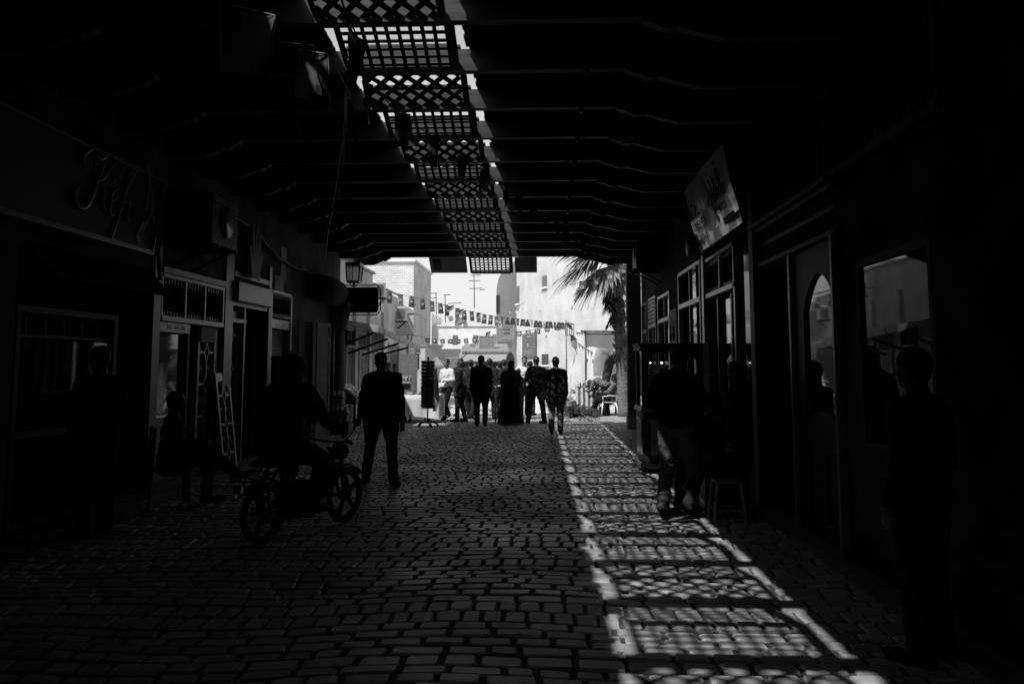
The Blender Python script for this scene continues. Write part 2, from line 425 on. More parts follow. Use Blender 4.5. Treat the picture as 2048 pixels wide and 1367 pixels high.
def sb(mb,side,y0,y1,z0,z1,o0,o1): mb.box((S(side,o0),y0,z0),(S(side,o1),y1,z1))
def Lp(px,py): p=AX(px,py,XL); return p.y,p.z
def Rp(px,py): p=AX(px,py,XR); return p.y,p.z
def spindles(parent,side,y0,y1,z0,z1,n,fr='trim',mdiv=(),o=.02,rail='trim'):
    """transom grille: frame, turned spindles"""
    mb=MB(); t=.045
    sb(mb,side,y0,y1,z1,z1+t,-.04,o+.03); sb(mb,side,y0,y1,z0-t*1.4,z0,-.04,o+.03)
    for y in (y0,y1,*mdiv): sb(mb,side,y-.02,y+.02,z0,z1,-.035,o+.02)
    fm_=mb; mb=MB(); h=z1-z0
    for i in range(n):
        y=y0+(i+.5)*(y1-y0)/n
        if any(abs(y-q)<.03 for q in mdiv): continue
        prof=[(.013,0),(.013,.16),(.02,.18),(.011,.22),(.022,.42),(.015,.5),(.022,.58),(.011,.78),(.02,.82),(.013,.84),(.013,1)]
        mb.lathe([(r,z0+q*h) for r,q in prof],(S(side,-.01),y,0),6)
    sp_=mb.build('spindles','trim_dk',parent); 
    mb=fm_
    for i in range(n):
        y=y0+(i+.5)*(y1-y0)/n; sb(mb,side,y-.008,y+.008,z0-.004,z0+h*.13,-.002,.012); sb(mb,side,y-.008,y+.008,z1-h*.15,z1+.004,-.002,.012)
    mb.build('frame',fr,parent)

# LEFT shell
arcL=empty('arcade_building',(XL,9,0),'dark plastered row of shops with rooms along the left side of the passage','building')
def ap(o,par,l): o.parent=par; o.matrix_parent_inverse=Matrix.Translation(-V(l)); return o
def part_at(o,par): o.parent=par; o.matrix_parent_inverse=Matrix.Translation(-V(par.location)); return o
zBt=(Lp(305,545)[1]+Lp(440,570)[1])/2; zBb=(Lp(305,627)[1]+Lp(437,647)[1])/2
zDt=(Lp(540,585)[1]+Lp(590,598)[1])/2; zDb=(Lp(540,628)[1]+Lp(590,634)[1])/2
opL=[(3.0,6.2,.1,2.5),(7.2,9.7,.1,2.75),(9.92,11.93,.1,zBt),(12.27,13.85,.1,2.62),(14.0,15.15,.1,zDt)]
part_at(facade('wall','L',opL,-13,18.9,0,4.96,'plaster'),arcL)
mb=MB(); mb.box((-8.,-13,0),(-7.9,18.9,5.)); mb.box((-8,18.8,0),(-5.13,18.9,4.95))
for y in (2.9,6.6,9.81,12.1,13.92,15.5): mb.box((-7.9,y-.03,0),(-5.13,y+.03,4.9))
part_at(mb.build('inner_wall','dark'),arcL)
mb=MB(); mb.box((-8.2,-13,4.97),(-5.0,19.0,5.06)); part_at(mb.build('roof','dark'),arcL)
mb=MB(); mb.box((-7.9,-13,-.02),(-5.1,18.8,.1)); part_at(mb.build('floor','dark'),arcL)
mb=MB(); mb.box((-8,-13.2,0),(6,-13,5)); tag(mb.build('rear_light_block','dark'),'unseen dark wall added behind the viewer to block light','wall')  # out of view, added to keep light from coming in behind the viewer
# posts
for a,b in ((9.72,9.9),(11.95,12.25),(13.87,13.98)): mb=MB(); sb(mb,'L',a,b,.1,3.35,0,.05); part_at(mb.build('post','trim_md'),arcL)
# RIGHT shell
arcR=empty('arcade_building',(XR,9,0),'dark plastered row of shops with rooms along the right side of the passage','building')
yd=[Rp(x,728)[0] for x in (1850,1725,1690,1590,1525)]
zW=Rp(1780,515)[1]
opR=[(yd[0]-.1,yd[1],1.05,zW),(yd[2],yd[4],.02,Rp(1560,520)[1]),(10.45,12.6,.02,3.25),(12.72,14.9,1.0,3.3),(15.9,17.6,.9,3.15),(17.9,19.2,.9,3.1),(19.5,20.5,.9,2.95)]
opR=[(a,b,c,min(d,3.6)) for a,b,c,d in opR]
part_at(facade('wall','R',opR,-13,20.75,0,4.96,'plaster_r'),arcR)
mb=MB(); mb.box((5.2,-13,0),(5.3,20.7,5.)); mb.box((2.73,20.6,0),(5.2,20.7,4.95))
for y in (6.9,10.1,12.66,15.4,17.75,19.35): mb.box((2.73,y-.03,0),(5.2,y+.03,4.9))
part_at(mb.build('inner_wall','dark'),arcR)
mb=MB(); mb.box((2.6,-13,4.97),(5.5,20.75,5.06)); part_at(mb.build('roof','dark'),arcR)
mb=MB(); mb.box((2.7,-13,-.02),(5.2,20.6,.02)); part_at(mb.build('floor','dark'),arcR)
pr=empty('stone_pillar',(2.28,20.95,0),'square weathered plaster pillar carrying the roof end on the right','pillar')
mb=MB(); mb.box((-.15,-.14,0),(.22,.14,4.3)); mb.build('shaft','plaster',pr,bevel=.02)
mb=MB(); mb.box((-.18,-.17,0),(.24,.17,.35)); mb.build('base','stone_l',pr,bevel=.02)
# left column at the end of the passage
c_=empty('round_column',(-4.82,18.3,0),'round stone column with moulded capital where the roof ends on the left','column')
mb=MB(); mb.lathe([(.3,0),(.3,.25),(.24,.3),(.22,1.0),(.205,2.4)],n=20); mb.build('shaft',M['plaster'],c_)
mb=MB(); mb.lathe([(.2,2.4),(.24,2.44),(.24,2.5),(.28,2.62),(.34,2.95)],n=20); mb.box((-.34,-.34,2.95),(.34,.34,3.05)); mb.build('capital','plaster',c_)
mb=MB(); mb.tube([(.05,-.42,0.05),(.05,-.4,1.6),(.03,-.4,2.6)],.035); mb.build('drainpipe','trim_md',c_)
# ------------------------------------------------------------------ text / strokes
def text_mesh(body,size,extr=.004,sx=1.,align='CENTER'):
    cu=bpy.data.curves.new('t','FONT'); cu.body=body; cu.size=size; cu.extrude=extr; cu.align_x=align; cu.resolution_u=3
    o=bpy.data.objects.new('t',cu); C.objects.link(o); dg=bpy.context.evaluated_depsgraph_get()
    me=bpy.data.meshes.new_from_object(o.evaluated_get(dg)); bpy.data.objects.remove(o); bpy.data.curves.remove(cu)
    me.transform(Matrix.Diagonal((sx,1,1,1))); return me
def put_mesh(name,me,m,parent,mtx):
    o=bpy.data.objects.new(name,me); C.objects.link(o); me.transform(mtx); me.materials.clear(); me.materials.append(M[m] if isinstance(m,str) else m); o.parent=parent; return o
def curve(pts,n=6):
    """catmull-rom through 2D points"""
    P_=[V((p[0],p[1],0)) for p in pts]; P_=[P_[0]]+P_+[P_[-1]]; out=[]
    for i in range(1,len(P_)-2):
        a,b,c,d=P_[i-1:i+3]
        for k in range(n):
            t=k/n; out.append(.5*((2*b)+(c-a)*t+(2*a-5*b+4*c-d)*t*t+(3*b-a-3*c+d)*t**3))
    return out+[P_[-2]]
# frame of reference on walls: local (u along street to the viewer's right, v up, w out of wall)
def wall_mtx(side,y,z,o=.0,tilt=0):
    X=S(side,o)
    if side=='L': R=Matrix(((0,0,1),(1,0,0),(0,1,0))).to_4x4()   # u->+Y, v->+Z, w->+X
    else: R=Matrix(((0,0,-1),(-1,0,0),(0,1,0))).to_4x4()         # u->-Y
    return Matrix.Translation((X,y,z))@R@Matrix.Rotation(tilt,4,'X')

# ---- big script sign on the left
p0=AX(112,445,-4.72); p1=AX(305,501,-4.72); z0=(p0.z+p1.z)/2; yA,yB=6.1,p1.y; zt=(AX(112,249,-4.5).z+AX(317,349,-4.5).z)/2
h=min(zt-z0,1.25)
sg=empty('shop_sign',(0,0,0),'large black fascia sign with raised silver script lettering on the near left wall','sign')
sg.matrix_world=wall_mtx('L',yB,z0,.16,.12)
mb=MB(); wd=yB-yA; mb.box((-wd,0,-.05),(0,h,0)); mb.build('board',mat('sign_board',.006,.6,.3,2),sg)
mb=MB(); mb.box((-wd-.02,-.05,-.07),(.03,0,.03)); mb.box((-wd-.02,h,-.07),(.03,h+.03,.03)); mb.box((0,0,-.07),(.03,h,.03)); mb.build('frame','trim_md',sg)
silver=mat('brushed_silver',.14,.3,.15,20,metal=.9)
def stroke(mb,pts,r,ox,oy,s,z=.02):
    q=[V((ox+p.x*s,oy+p.y*s,z)) for p in curve(pts,7)]
    n=len(q); mb.tube(q,[max(.3,math.sin(PI*(i+.6)/(n+.2))**.6)*r for i in range(n)],6)
mb=MB(); s=.62; ox,oy=-1.42,.25
# K, e, f, i written as pen strokes
stroke(mb,[(-.28,.55),(-.38,.75),(-.2,.95),(.05,.85),(.2,.9),(.34,.98)],.022,ox,oy,s)
stroke(mb,[(.3,1.0),(.12,.5),(-.05,.05),(-.3,-.05),(-.45,.12),(-.36,.3)],.03,ox,oy,s)
stroke(mb,[(.52,.92),(.3,.6),(.16,.48),(.3,.42),(.38,.15),(.48,0)],.024,ox,oy,s)
stroke(mb,[(.58,.2),(.76,.32),(.72,.46),(.6,.36),(.6,.08),(.72,0),(.86,.1)],.018,ox,oy,s)
stroke(mb,[(.86,.1),(1.05,.55),(1.22,.95),(1.1,.9),(.98,.3),(.8,-.4),(.74,-.35)],.02,ox,oy,s)
stroke(mb,[(.92,.3),(1.1,.32),(1.22,.3)],.016,ox,oy,s)
stroke(mb,[(1.22,.42),(1.17,.15),(1.24,0),(1.36,.1)],.02,ox,oy,s); mb.ball((ox+1.26*s,oy+.62*s,.02),.02)
mb.build('script_letters',silver,sg)
put_mesh('small_letters',text_mesh('Boutique',.16,.004),silver,sg,Matrix.Translation((-1.15,h*.78,.006))@Matrix.Shear('XZ',4,(0,0)))
mb=MB()
for a,b,c,d in ((-.42,.95,-.12,.5),(-.3,.95,-.28,.45),(-.12,.5,-.3,.18),(-.22,.62,-.05,.3),(-.4,.16,-.32,.05),(-.3,.3,-.4,.1)): mb.bar((a,b,.012),(c,d,.012),.05,.012)
mb.build('angular_motif','trim_md',sg)

# ---- left near shop (under the sign): dark doorway, slanted canopy, lit display case
sh=empty('shopfront',(XL,8.5,0),'near left shop under the black script sign, its glass case of framed cards just visible','shopfront')
def spart(mb,name,m,par=None,**k):
    o=mb.build(name,m,None,**k); par=par or sh; return part_at(o,par)
mb=MB(); mb.prism([(-4.88,7.25,2.78),(-4.88,9.66,2.78),(-4.55,9.5,2.45),(-4.55,7.3,2.45)],(0,0,.03)); spart(mb,'canopy','cloth_d')
mb=MB(); mb.bar((-4.84,8.9,2.62),(-4.84,9.7,2.62),.05,.09); spart(mb,'tube_lamp','trim_md')
mb=MB(); mb.bar((-4.86,7.8,2.66),(-4.56,8.25,2.8),.03); spart(mb,'canopy_arm','trim_md')
cz0,cz1=1.0,2.14
mb=MB()
for a,b in ((7.3,7.36),(9.0,9.08)): sb(mb,'L',a,b,.1,cz1,-.12,-.04)
sb(mb,'L',7.3,9.08,cz1,cz1+.06,-.12,-.04); sb(mb,'L',7.3,9.08,cz0-.06,cz0,-.6,-.04); sb(mb,'L',7.3,9.08,1.9,1.93,-.5,-.1)
spart(mb,'display_case_frame','trim_dk')
mb=MB(); sb(mb,'L',7.36,9.0,cz0,1.88,-.085,-.08); spart(mb,'display_glass','clear')
mb=MB()
for i in range(5):
    y=7.5+i*.31; mb.prism([(-4.99,y,1.93),(-5.12,y+.2,1.93),(-5.13,y+.2,2.09),(-5.0,y,2.09)],(.01,0.01,0))
spart(mb,'framed_cards','goods_l')
mb=MB()
for i in range(7):
    y=7.5+i*.2; mb.ball((-5.08,y,1.6+rnd(0,.06)),(.07,.1,.09))
    if i%2: mb.lathe([(.03,1.7),(.035,1.85),(.015,1.87)],(-5.04,y+.08,.0),8)
spart(mb,'wrapped_goods','goods_l')

# ---- second left shop: three bay spindle transom, glass door, carved leaf
shB=empty('shopfront',(XL,10.9,0),'left shop with a three bay spindle transom over a glass door and a carved leaf','shopfront')
spart(MB(),'x','dark',shB) if 0 else None
t=empty('transom_grille',(0,0,0),None,None); part_at(t,shB)
yb0,yb1=9.96,11.9; ym1=Lp(348,728)[0]+.42; ym1=10.63; ym2=11.25
spindles(t,'L',yb0,yb1,zBb,zBt-.05,22,'trim',(ym1,ym2))
mb=MB(); sb(mb,'L',9.9,11.95,zBt,zBt+.09,0,.07); spart(mb,'cornice','trim_md',shB,bevel=.01)
ydr=Lp(374,728)[0]
mb=MB(); sb(mb,'L',9.97,ydr,.95,zBb-.22,-.08,-.07); spart(mb,'glass_pane','glass_lit',shB)
mb=MB(); sb(mb,'L',9.94,ydr+.05,zBb-.2,zBb-.075,-.1,.0); spart(mb,'door_rail','trim',shB)
mb=MB(); sb(mb,'L',9.94,ydr+.05,.1,.95,-.1,-.05); spart(mb,'kick_panel','trim_md',shB)
mb=MB()
sb(mb,'L',9.95,11.92,.1,.16,-.1,.02)
sb(mb,'L',ydr+.0,ydr+.06,.16,zBb-.2,-.1,.0)
spart(mb,'door_stile','trim_dk',shB)
mb=MB()
for q,(a,b) in enumerate(((10.2,10.22),(10.42,10.46),(10.6,10.61))): sb(mb,'L',a,a+.1,zBb-.16,zBb-.11,.001,.004)
spart(mb,'notice_marks','black',shB)
def carved_leaf(par,org,w_,h_,name='carved_leaf',m='carve',n=3):
    """carved wooden leaf: local x width, z height; stiles, rails, diamond strapwork, dark panels"""
    o=MB(); t_=.06
    o.box((0,0,0),(t_,.045,h_)); o.box((w_-t_,0,0),(w_,.045,h_)); o.box((t_,0,0),(w_-t_,.045,t_*1.5)); o.box((t_,0,h_-t_*2),(w_-t_,.045,h_))
    hh=(h_-t_*3.5)/n
    for i in range(n+1):
        z=t_*1.5+i*hh
        if 0<i<n:
            pass
        if i<n:
            cz=z+hh/2; cx=w_/2
            d=.09
            for a,b in (((cx,0,z+.0),(cx,0,cz-d*1.5)),((cx,0,cz+d*1.5),(cx,0,z+hh))): o.bar((a[0],.02,a[2]),(b[0],.02,b[2]),.025,.03,up=V((0,1,0)))
            for sx,sz in ((1,1),(1,-1),(-1,1),(-1,-1)): o.bar((cx,.02,cz+sz*d*1.6),(cx+sx*d*.75,.02,cz),.022,.03,up=V((0,1,0)))
            o.bar((t_,.02,cz),(cx-d*.75,.02,cz),.03,.03,up=V((0,1,0))); o.bar((w_-t_,.02,cz),(cx+d*.75,.02,cz),.03,.03,up=V((0,1,0)))
    f=o.build('strapwork',m); 
    b=MB(); b.box((.01,.03,.01),(w_-.01,.04,h_-.01))
    for i in range(n*2):
        for sx in (.28,.72):
            zc=t_*1.5+(i+.5)*hh/2; b.lathe([(.0,-.0),(.03,.02),(.045,.08),(.02,.13),(.0,.16)],(w_*sx,.025,zc-.07),8)
    p=b.build('raised_panel','trim_dk')
    return f,p
def set_leaf(name,label,cat,org,rz,w_,h_,lean=0,parent=None,n=3,m='carve'):
    f,p=carved_leaf(None,org,w_,h_,n=n,m=m)
    r=empty(name,(0,0,0),label,cat); r.matrix_world=Matrix.Translation(org)@Matrix.Rotation(rz,4,'Z')@Matrix.Rotation(lean,4,'X')
    f.parent=r; p.parent=r
    if parent: part_at(r,parent)
    return r
yl=Lp(395,728)[0]
set_leaf('carved_door_leaf',None,None,(XL+.0,yl,.14),PI/2,.62,zBb-.14-.1,parent=shB,n=4)
mb=MB(); sb(mb,'L',yl+.02,yl+.5,zBb-.3,zBb-.09,.0,.035); spart(mb,'white_panel','paper',shB)
mb=MB()
for i in range(6): sb(mb,'L',yl+.64+i*.001,yl+.66,.1,zBb,-.12,.0) if i==0 else None
spart(mb,'door_jamb','trim_md',shB)
# ---- third left shop : shutter box, open carved door, dark doorway, hanging boards
shC=empty('shopfront',(XL,13,0),'left shop with a deep shutter box over a dark doorway and an open carved door','shopfront')
mb=MB(); sb(mb,'L',12.27,13.85,2.62,2.95,0,.12); spart(mb,'shutter_box','trim_md',shC,bevel=.02)
mb=MB(); sb(mb,'L',12.27,13.85,3.02,3.1,0,.05); sb(mb,'L',12.27,13.85,2.56,2.62,-.1,.03); spart(mb,'moulding','trim_md',shC)
set_leaf('carved_door_leaf',None,None,(XL-.08,12.3,.14),PI/2,.55,2.35,parent=shC,n=4)
mb=MB(); sb(mb,'L',12.86,12.92,.1,2.56,-.12,.0); sb(mb,'L',12.3,12.9,2.3,2.36,-.1,.02); spart(mb,'door_jamb','trim_md',shC)
# plank fan over it
fan=empty('bundle_of_planks',(XL+.16,12.85,3.05),'dark planks standing in a fan above the third shop on the left','planks')
mb=MB()
for i,(a,l) in enumerate(((-.3,.5),(-.12,.85),(.02,.95),(.14,.8),(.3,.5))):
    mt=Matrix.Translation((0,i*.09-.1,0))@Matrix.Rotation(-a,4,'X'); mb.box((-.01-i*.012,-.05,0),(.005-i*.012,.06,l),mt)
mb.build('planks','trim_dk',fan)
# leaning carved panel
pA=G(470,950); 
set_leaf('leaning_carved_panel','pale carved wooden panel leaning against the wall before the third left shop','panel',(pA.x-.06,pA.y-.25,.02),math.radians(93),.6,1.5,lean=math.radians(-7),n=3)
# ---- fourth left shop
shD=empty('shopfront',(XL,14.6,0),'left shop with pale spindle transom, half raised roller shutter and folded doors','shopfront')
t=empty('transom_grille',(0,0,0),None,None); part_at(t,shD)
y0,y1=14.05,15.1
spindles(t,'L',y0,y1,zDb,zDt-.03,16,'paper')
mb=MB(); sb(mb,'L',13.99,14.06,.1,zDt+.03,-.02,.05); sb(mb,'L',15.1,15.17,1.9,zDt+.03,-.02,.05); sb(mb,'L',14.06,15.1,zDb-.26,zDb-.09,-.02,.03); sb(mb,'L',14.06,15.1,zDt,zDt+.06,-.02,.05); spart(mb,'surround','trim',shD,bevel=.008)
mb=MB(); zz=zDb-.28
for i in range(8): mb.prism([(XL-.06,14.08,zz-i*.06),(XL-.06,15.1,zz-i*.06),(XL-.085,15.1,zz-i*.06-.05),(XL-.085,14.08,zz-i*.06-.05)],(-.006,0,-.006))
spart(mb,'roller_shutter','trim',shD)
# folded leaves
def plain_leaf(mb,w_,h_):
    mb.box((0,0,0),(w_,.02,h_)); 
    for a,b in ((0,.06),(w_-.06,w_)): mb.box((a,-.012,0),(b,0,h_))
    for z in (0,h_*.28,h_*.5,h_*.68,h_*.84,h_-.08): mb.box((.06,-.012,z),(w_-.06,0,z+.08))
for i,(px,py,ang) in enumerate(((598,905,66),(615,898,104),(625,893,70))):
    mb=MB(); plain_leaf(mb,.46 if i!=1 else .3,2.35); o=mb.build('folding_door_leaf','door'); g_=G(px,py)
    o.matrix_world=Matrix.Translation((g_.x+(-.16,.06,.1)[i],15.25+.28*i,.12))@Matrix.Rotation(math.radians(ang),4,'Z'); part_at(o,shD)
# shop D counter with small bottles
ct=empty('shop_counter',(XL+.12,14.75,.1),'low glazed counter with a row of small bottles in the fourth left shop doorway','counter')
mb=MB(); mb.box((-.2,-.3,0),(.15,.3,.08)); mb.box((-.2,-.3,.08),(-.16,.3,1.0)); mb.box((.11,-.3,.08),(.15,-.26,1.)); mb.box((.11,.26,.08),(.15,.3,1.)); mb.box((-.22,-.33,1.),(.18,.33,1.04)); mb.box((-.18,-.27,.5),(.12,.27,.52)); mb.build('frame','trim_md',ct)
mb=MB(); mb.box((.12,-.26,.08),(.125,.26,1.)); mb.build('glass_front','glass',ct)
for i in range(6):
    mb=MB(); mb.lathe([(.028,0),(.03,.07),(.022,.09),(.01,.1),(.01,.125),(.013,.13)],(0,0,0),8)
    o=mb.build('scent_bottle','goods_l'); o.location=(XL+.2,14.5+i*.09,1.142); tag(o,'small pale scent bottle in the row on the glazed counter','bottle','bottles in a row on the counter')
jar=MB(); jar.lathe([(.05,0),(.07,.03),(.075,.14),(.05,.2),(.02,.22),(.02,.26),(.035,.28)],(0,0,0),12); o=jar.build('brass_jar','goods_l'); o.location=(XL+.05,14.95,1.142); tag(o,'bulbous shiny jar behind the small bottles on the glazed counter','jar')
# posters / notes on the left wall
def poster(name,label,a,b,z0,z1,m='paper',off=.006,side='L'):
    mb=MB(); n=5
    for i in range(n):
        for j in range(n):
            f=lambda u,v:(S(side,off+.012*math.sin(u*5+v*3)**2),a+(b-a)*u,z0+(z1-z0)*v)
            mb.quad(f(i/n,j/n),f((i+1)/n,j/n),f((i+1)/n,(j+1)/n),f(i/n,(j+1)/n))
    o=mb.build(name,m,smooth=True); tag(o,label,'poster'); return o
a=Lp(565,560);b=Lp(578,510); poster('wall_notice','tall narrow pale notice pasted high on the wall left of the column',14.55,14.85,a[1],b[1]+.1)
a=Lp(557,583);b=Lp(580,560); poster('wall_notice','short square pale notice pasted just above the pale transom',14.25,14.75,a[1]-.02,b[1])

# ---- air conditioners
def ac_unit(name,label,x0,x1,y0,y1,z0,z1,face,m):
    c=V(((x0+x1)/2,(y0+y1)/2,z0)); e=empty(name,c,label,'air conditioner')
    mb=MB(); mb.box((x0-c.x,y0-c.y,0),(x1-c.x,y1-c.y,z1-z0)); mb.build('casing',m,e,bevel=.012)
    mb=MB(); hx=(x1-x0)/2; hy=(y1-y0)/2; h_=z1-z0
    if face=='Y': # grille on the -Y face
        for i in range(9): z=.08+i*(h_-.14)/9; mb.box((-hx*.85,-hy-.012,z),(hx*.85,-hy,z+.018))
        for i in range(7): xx=-hx*.85+i*hx*1.7/6; mb.box((xx-.006,-hy-.02,.07),(xx+.006,-hy-.012,h_-.06))
    else:
        s=1 if face=='+X' else -1
        for i in range(10): z=.08+i*(h_-.14)/10; mb.box((s*hx,-hy*.85,z),(s*(hx+.012),hy*.85,z+.015))
        mb.lathe([(.2,0),(.22,.02)],(0,0,0),20,Matrix.Translation((s*hx,0,h_/2))@Matrix.Rotation(PI/2*s,4,'Y'))
    mb.build('fan_grille','trim_md',e)
    for yy in (-hy*.7,hy*.7):
        mb=MB(); mb.box((-hx-.08,yy-.02,-.05),(hx+.05,yy+.02,-.004)); mb.bar((-hx+.02 if face!='-X' else hx-.02,yy,-.3),(hx*.8 if face!='-X' else -hx*.8,yy,-.05),.03); mb.build('bracket','iron',e)
    return e
ac_unit('air_conditioner','bulky dark air conditioner box on brackets beside the black script sign',-4.88,-4.27,10.0,10.85,AX(430,487,-4.27).z,AX(430,385,-4.27).z,'+X','ac_dk')
ac_unit('air_conditioner','dark air conditioner on brackets high on the right wall by the roof end',1.94,2.48,16.9,17.6,AY(1300,541,16.9).z+.06,AY(1300,455,16.9).z,'-X','ac_dk')
# rolled awning box on the left by the column
rb=empty('rolled_awning',(-4.7,17.0,3.0),'fat rolled canvas awning bundle fixed high beside the round column','awning')
zc=AY(655,580,17).z
mb=MB(); mb.tube([(.0,-.75,zc-3.0),(0,0,zc-2.98),(0,.75,zc-3.0)],[.27,.3,.29],16); mb.build('roll','cloth_d',rb)
mb=MB()
for y in (-.6,.6): mb.bar((-.2,y,zc-2.7),(.0,y,zc-2.98),.03)
mb.build('bracket','iron',rb)
# cables on the left wall
def cable(name,label,pts,r=.014,sag=.0,m='cable'):
    q=[]
    for a,b in zip(pts[:-1],pts[1:]):
        a=V(a);b=V(b)
        for i in range(8):
            t=i/8; p=a.lerp(b,t); p.z-=sag*4*t*(1-t); q.append(p)
    q.append(V(pts[-1])); mb=MB(); mb.tube(q,r,6); o=mb.build(name,m); tag(o,label,'cable'); return o
cable('wall_cable','thick bundled cable drooping along the left wall past the pale notices',[AX(455,420,-4.8),AX(510,455,-4.8),AX(545,500,-4.82),AX(565,520,-4.82),AX(610,540,-4.82),AX(650,565,-4.8)],.03,.04)
cable('wall_cable','thin cable looping under the script sign side air conditioner',[AX(345,530,-4.85),AX(385,500,-4.85),AX(400,505,-4.85)],.012,.1)
cable('wall_cable','thin cable swag hanging below the left air conditioner box',[AX(380,500,-4.85),AX(405,520,-4.85),AX(430,505,-4.85),AX(440,520,-4.85)],.01,.12)
cable('wall_cable','cable loop hanging beside the tall narrow notice',[AX(536,530,-4.84),AX(555,525,-4.84),AX(562,505,-4.84)],.01,.05)
cable('wall_cable','dark vertical cable beside the post under the script sign',[AX(318,400,-4.8),AX(316,500,-4.8),AX(320,560,-4.8)],.025,0)

# ---- hanging shop board and lantern at the left roof end
Yh=18.6
a=AY(680,625,Yh);b=AY(757,574,Yh)
hb=empty('hanging_shop_board',((a.x+b.x)/2,Yh,a.z),'black projecting shop board in an iron frame at the left roof end','sign')
w2=(b.x-a.x)/2;hh=b.z-a.z
mb=MB(); mb.prism([(-w2,0,0),(w2-.05,0,0),(w2,0,.06),(w2,0,hh-.06),(w2-.05,0,hh),(-w2,0,hh)],(0,.05,0)); mb.build('board','black',hb)
mb=MB(); q=.05; mb.tube([(-w2-.35,.025,-q),(w2-.05,.025,-q),(w2+q,.025,.05),(w2+q,.025,hh-.05),(w2-.05,.025,hh+q),(-w2-.35,.025,hh+q)],.014,6)
for x in (-w2*.3,w2*.5): mb.bar((x,.025,-q),(x,.025,0),.012); mb.bar((x,.025,hh),(x,.025,hh+q),.012)
mb.build('iron_frame','iron',hb)
me=text_mesh('الصحافة',.2,.002); put_mesh('lettering',me,'trim_md',hb,Matrix.Translation((0,-.004,hh*.3))@Matrix.Rotation(PI/2,4,'X'))
c=AY(708,572,18.4)
ln=empty('wall_lantern',c,'iron framed four sided lantern standing above the hanging shop board','lantern')
z1=AY(708,533,18.4).z-c.z; zb=AY(708,562,18.4).z-c.z; r=.16
mb=MB()
for sx in (-1,1):
    for sy in (-1,1): mb.bar((sx*r*.85,sy*r*.85,zb),(sx*r,sy*r,z1),.025)
for sx in (-.0,): 
    mb.bar((0,-r,zb),(0,-r,z1),.02); mb.bar((0,r,zb),(0,r,z1),.02)
mb.box((-r*1.05,-r*1.05,z1),(r*1.05,r*1.05,z1+.03)); mb.prism([(-r*1.1,-r*1.1,z1+.03),(r*1.1,-r*1.1,z1+.03),(r*1.1,r*1.1,z1+.03),(-r*1.1,r*1.1,z1+.03)],(0,0,.05)); mb.box((-r*.9,-r*.9,zb-.04),(r*.9,r*.9,zb))
mb.bar((0,0,zb-.12),(0,0,zb-.04),.06)
for s in (-1,1): mb.tube([(0,0,zb-.13),(s*.08,0,zb-.1),(s*.1,0,zb-.02)],.012,6)
mb.bar((0,0,z1+.05),(0,0,z1+.22),.02)
mb.build('iron_frame','iron',ln)
mb=MB()
for s in (-1,1):
    mb.quad((-r*.85,s*r*.88,zb),(r*.85,s*r*.88,zb),(r*.97,s*r*.97,z1),(-r*.97,s*r*.97,z1)); mb.quad((s*r*.88,-r*.85,zb),(s*r*.88,r*.85,zb),(s*r*.97,r*.97,z1),(s*r*.97,-r*.97,z1))
def frosted():
    m,nt,b=new_mat('frosted_pane'); b.inputs['Base Color'].default_value=(.8,.8,.8,1); b.inputs['Transmission Weight'].default_value=.0
    t=nt.nodes.new('ShaderNodeBsdfTranslucent'); t.inputs[0].default_value=(.8,.8,.8,1); x=nt.nodes.new('ShaderNodeMixShader'); x.inputs[0].default_value=.7
    tr=nt.nodes.new('ShaderNodeBsdfTransparent'); x2=nt.nodes.new('ShaderNodeMixShader'); x2.inputs[0].default_value=.5
    nt.links.new(b.outputs[0],x.inputs[1]); nt.links.new(t.outputs[0],x.inputs[2]); nt.links.new(x.outputs[0],x2.inputs[1]); nt.links.new(tr.outputs[0],x2.inputs[2]); nt.links.new(x2.outputs[0],nt.nodes['Material Output'].inputs[0]); return m
mb.build('panes',frosted(),ln)

# ------------------------------------------------------------------ RIGHT side shopfronts
# banner
yn,yf=9.55,12.2; bz=3.33; bh=.98
bn=empty('fabric_banner',(0,0,0),'pale printed banner with dark lettering, tilted out over the right shops','banner')
bn.matrix_world=wall_mtx('R',yf,bz,.13,.24)
bw_=yf-yn
mb=MB(); n=16
for i in range(n):
    for j in range(6):
        f=lambda u,v:(u*bw_,v*bh,.012*math.sin(u*19+v*4)+.008*math.sin(u*7-v*9))
        mb.quad(f(i/n,j/6),f((i+1)/n,j/6),f((i+1)/n,(j+1)/6),f(i/n,(j+1)/6))
mb.build('cloth',mat('banner_vinyl',.75,.16,.15,2,.05,spec=.9),bn,smooth=True)
mb=MB(); mb.tube([(0,0,-.03),(bw_,0,-.03),(bw_,bh,-.03),(0,bh,-.03)],.018,6,closed=True); mb.build('frame','iron',bn)
ink=mat('matte_ink',.01,.95,.2,9,spec=.05)
put_mesh('bold_word',text_mesh('كتب',.42,.003),ink,bn,Matrix.Translation((.42,.48,.03)))
put_mesh('bold_word',text_mesh('زرق',.44,.003),ink,bn,Matrix.Translation((1.95,.62,.03)))
for i,(x,y_,tx,sz) in enumerate(((.55,.3,'CT 653 PPD',.15),(.5,.12,'ل ل ا ع ر ب',.14),(1.85,.44,'ALTISNFYAIS',.17),(1.95,.28,'77 45 123',.13))):
    put_mesh('small_lettering',text_mesh(tx,sz*1.1,.002),ink,bn,Matrix.Translation((x,y_,.025)))
mb=MB(); mb.quad((1.9,.1,.022),(2.5,.1,.022),(2.5,.19,.022),(1.9,.19,.022)); mb.build('caption_box',ink,bn)
put_mesh('caption_text',text_mesh('ENNASR TISSUS 2002',.06,.002),'paper',bn,Matrix.Translation((2.2,.125,.026)))
mb=MB()
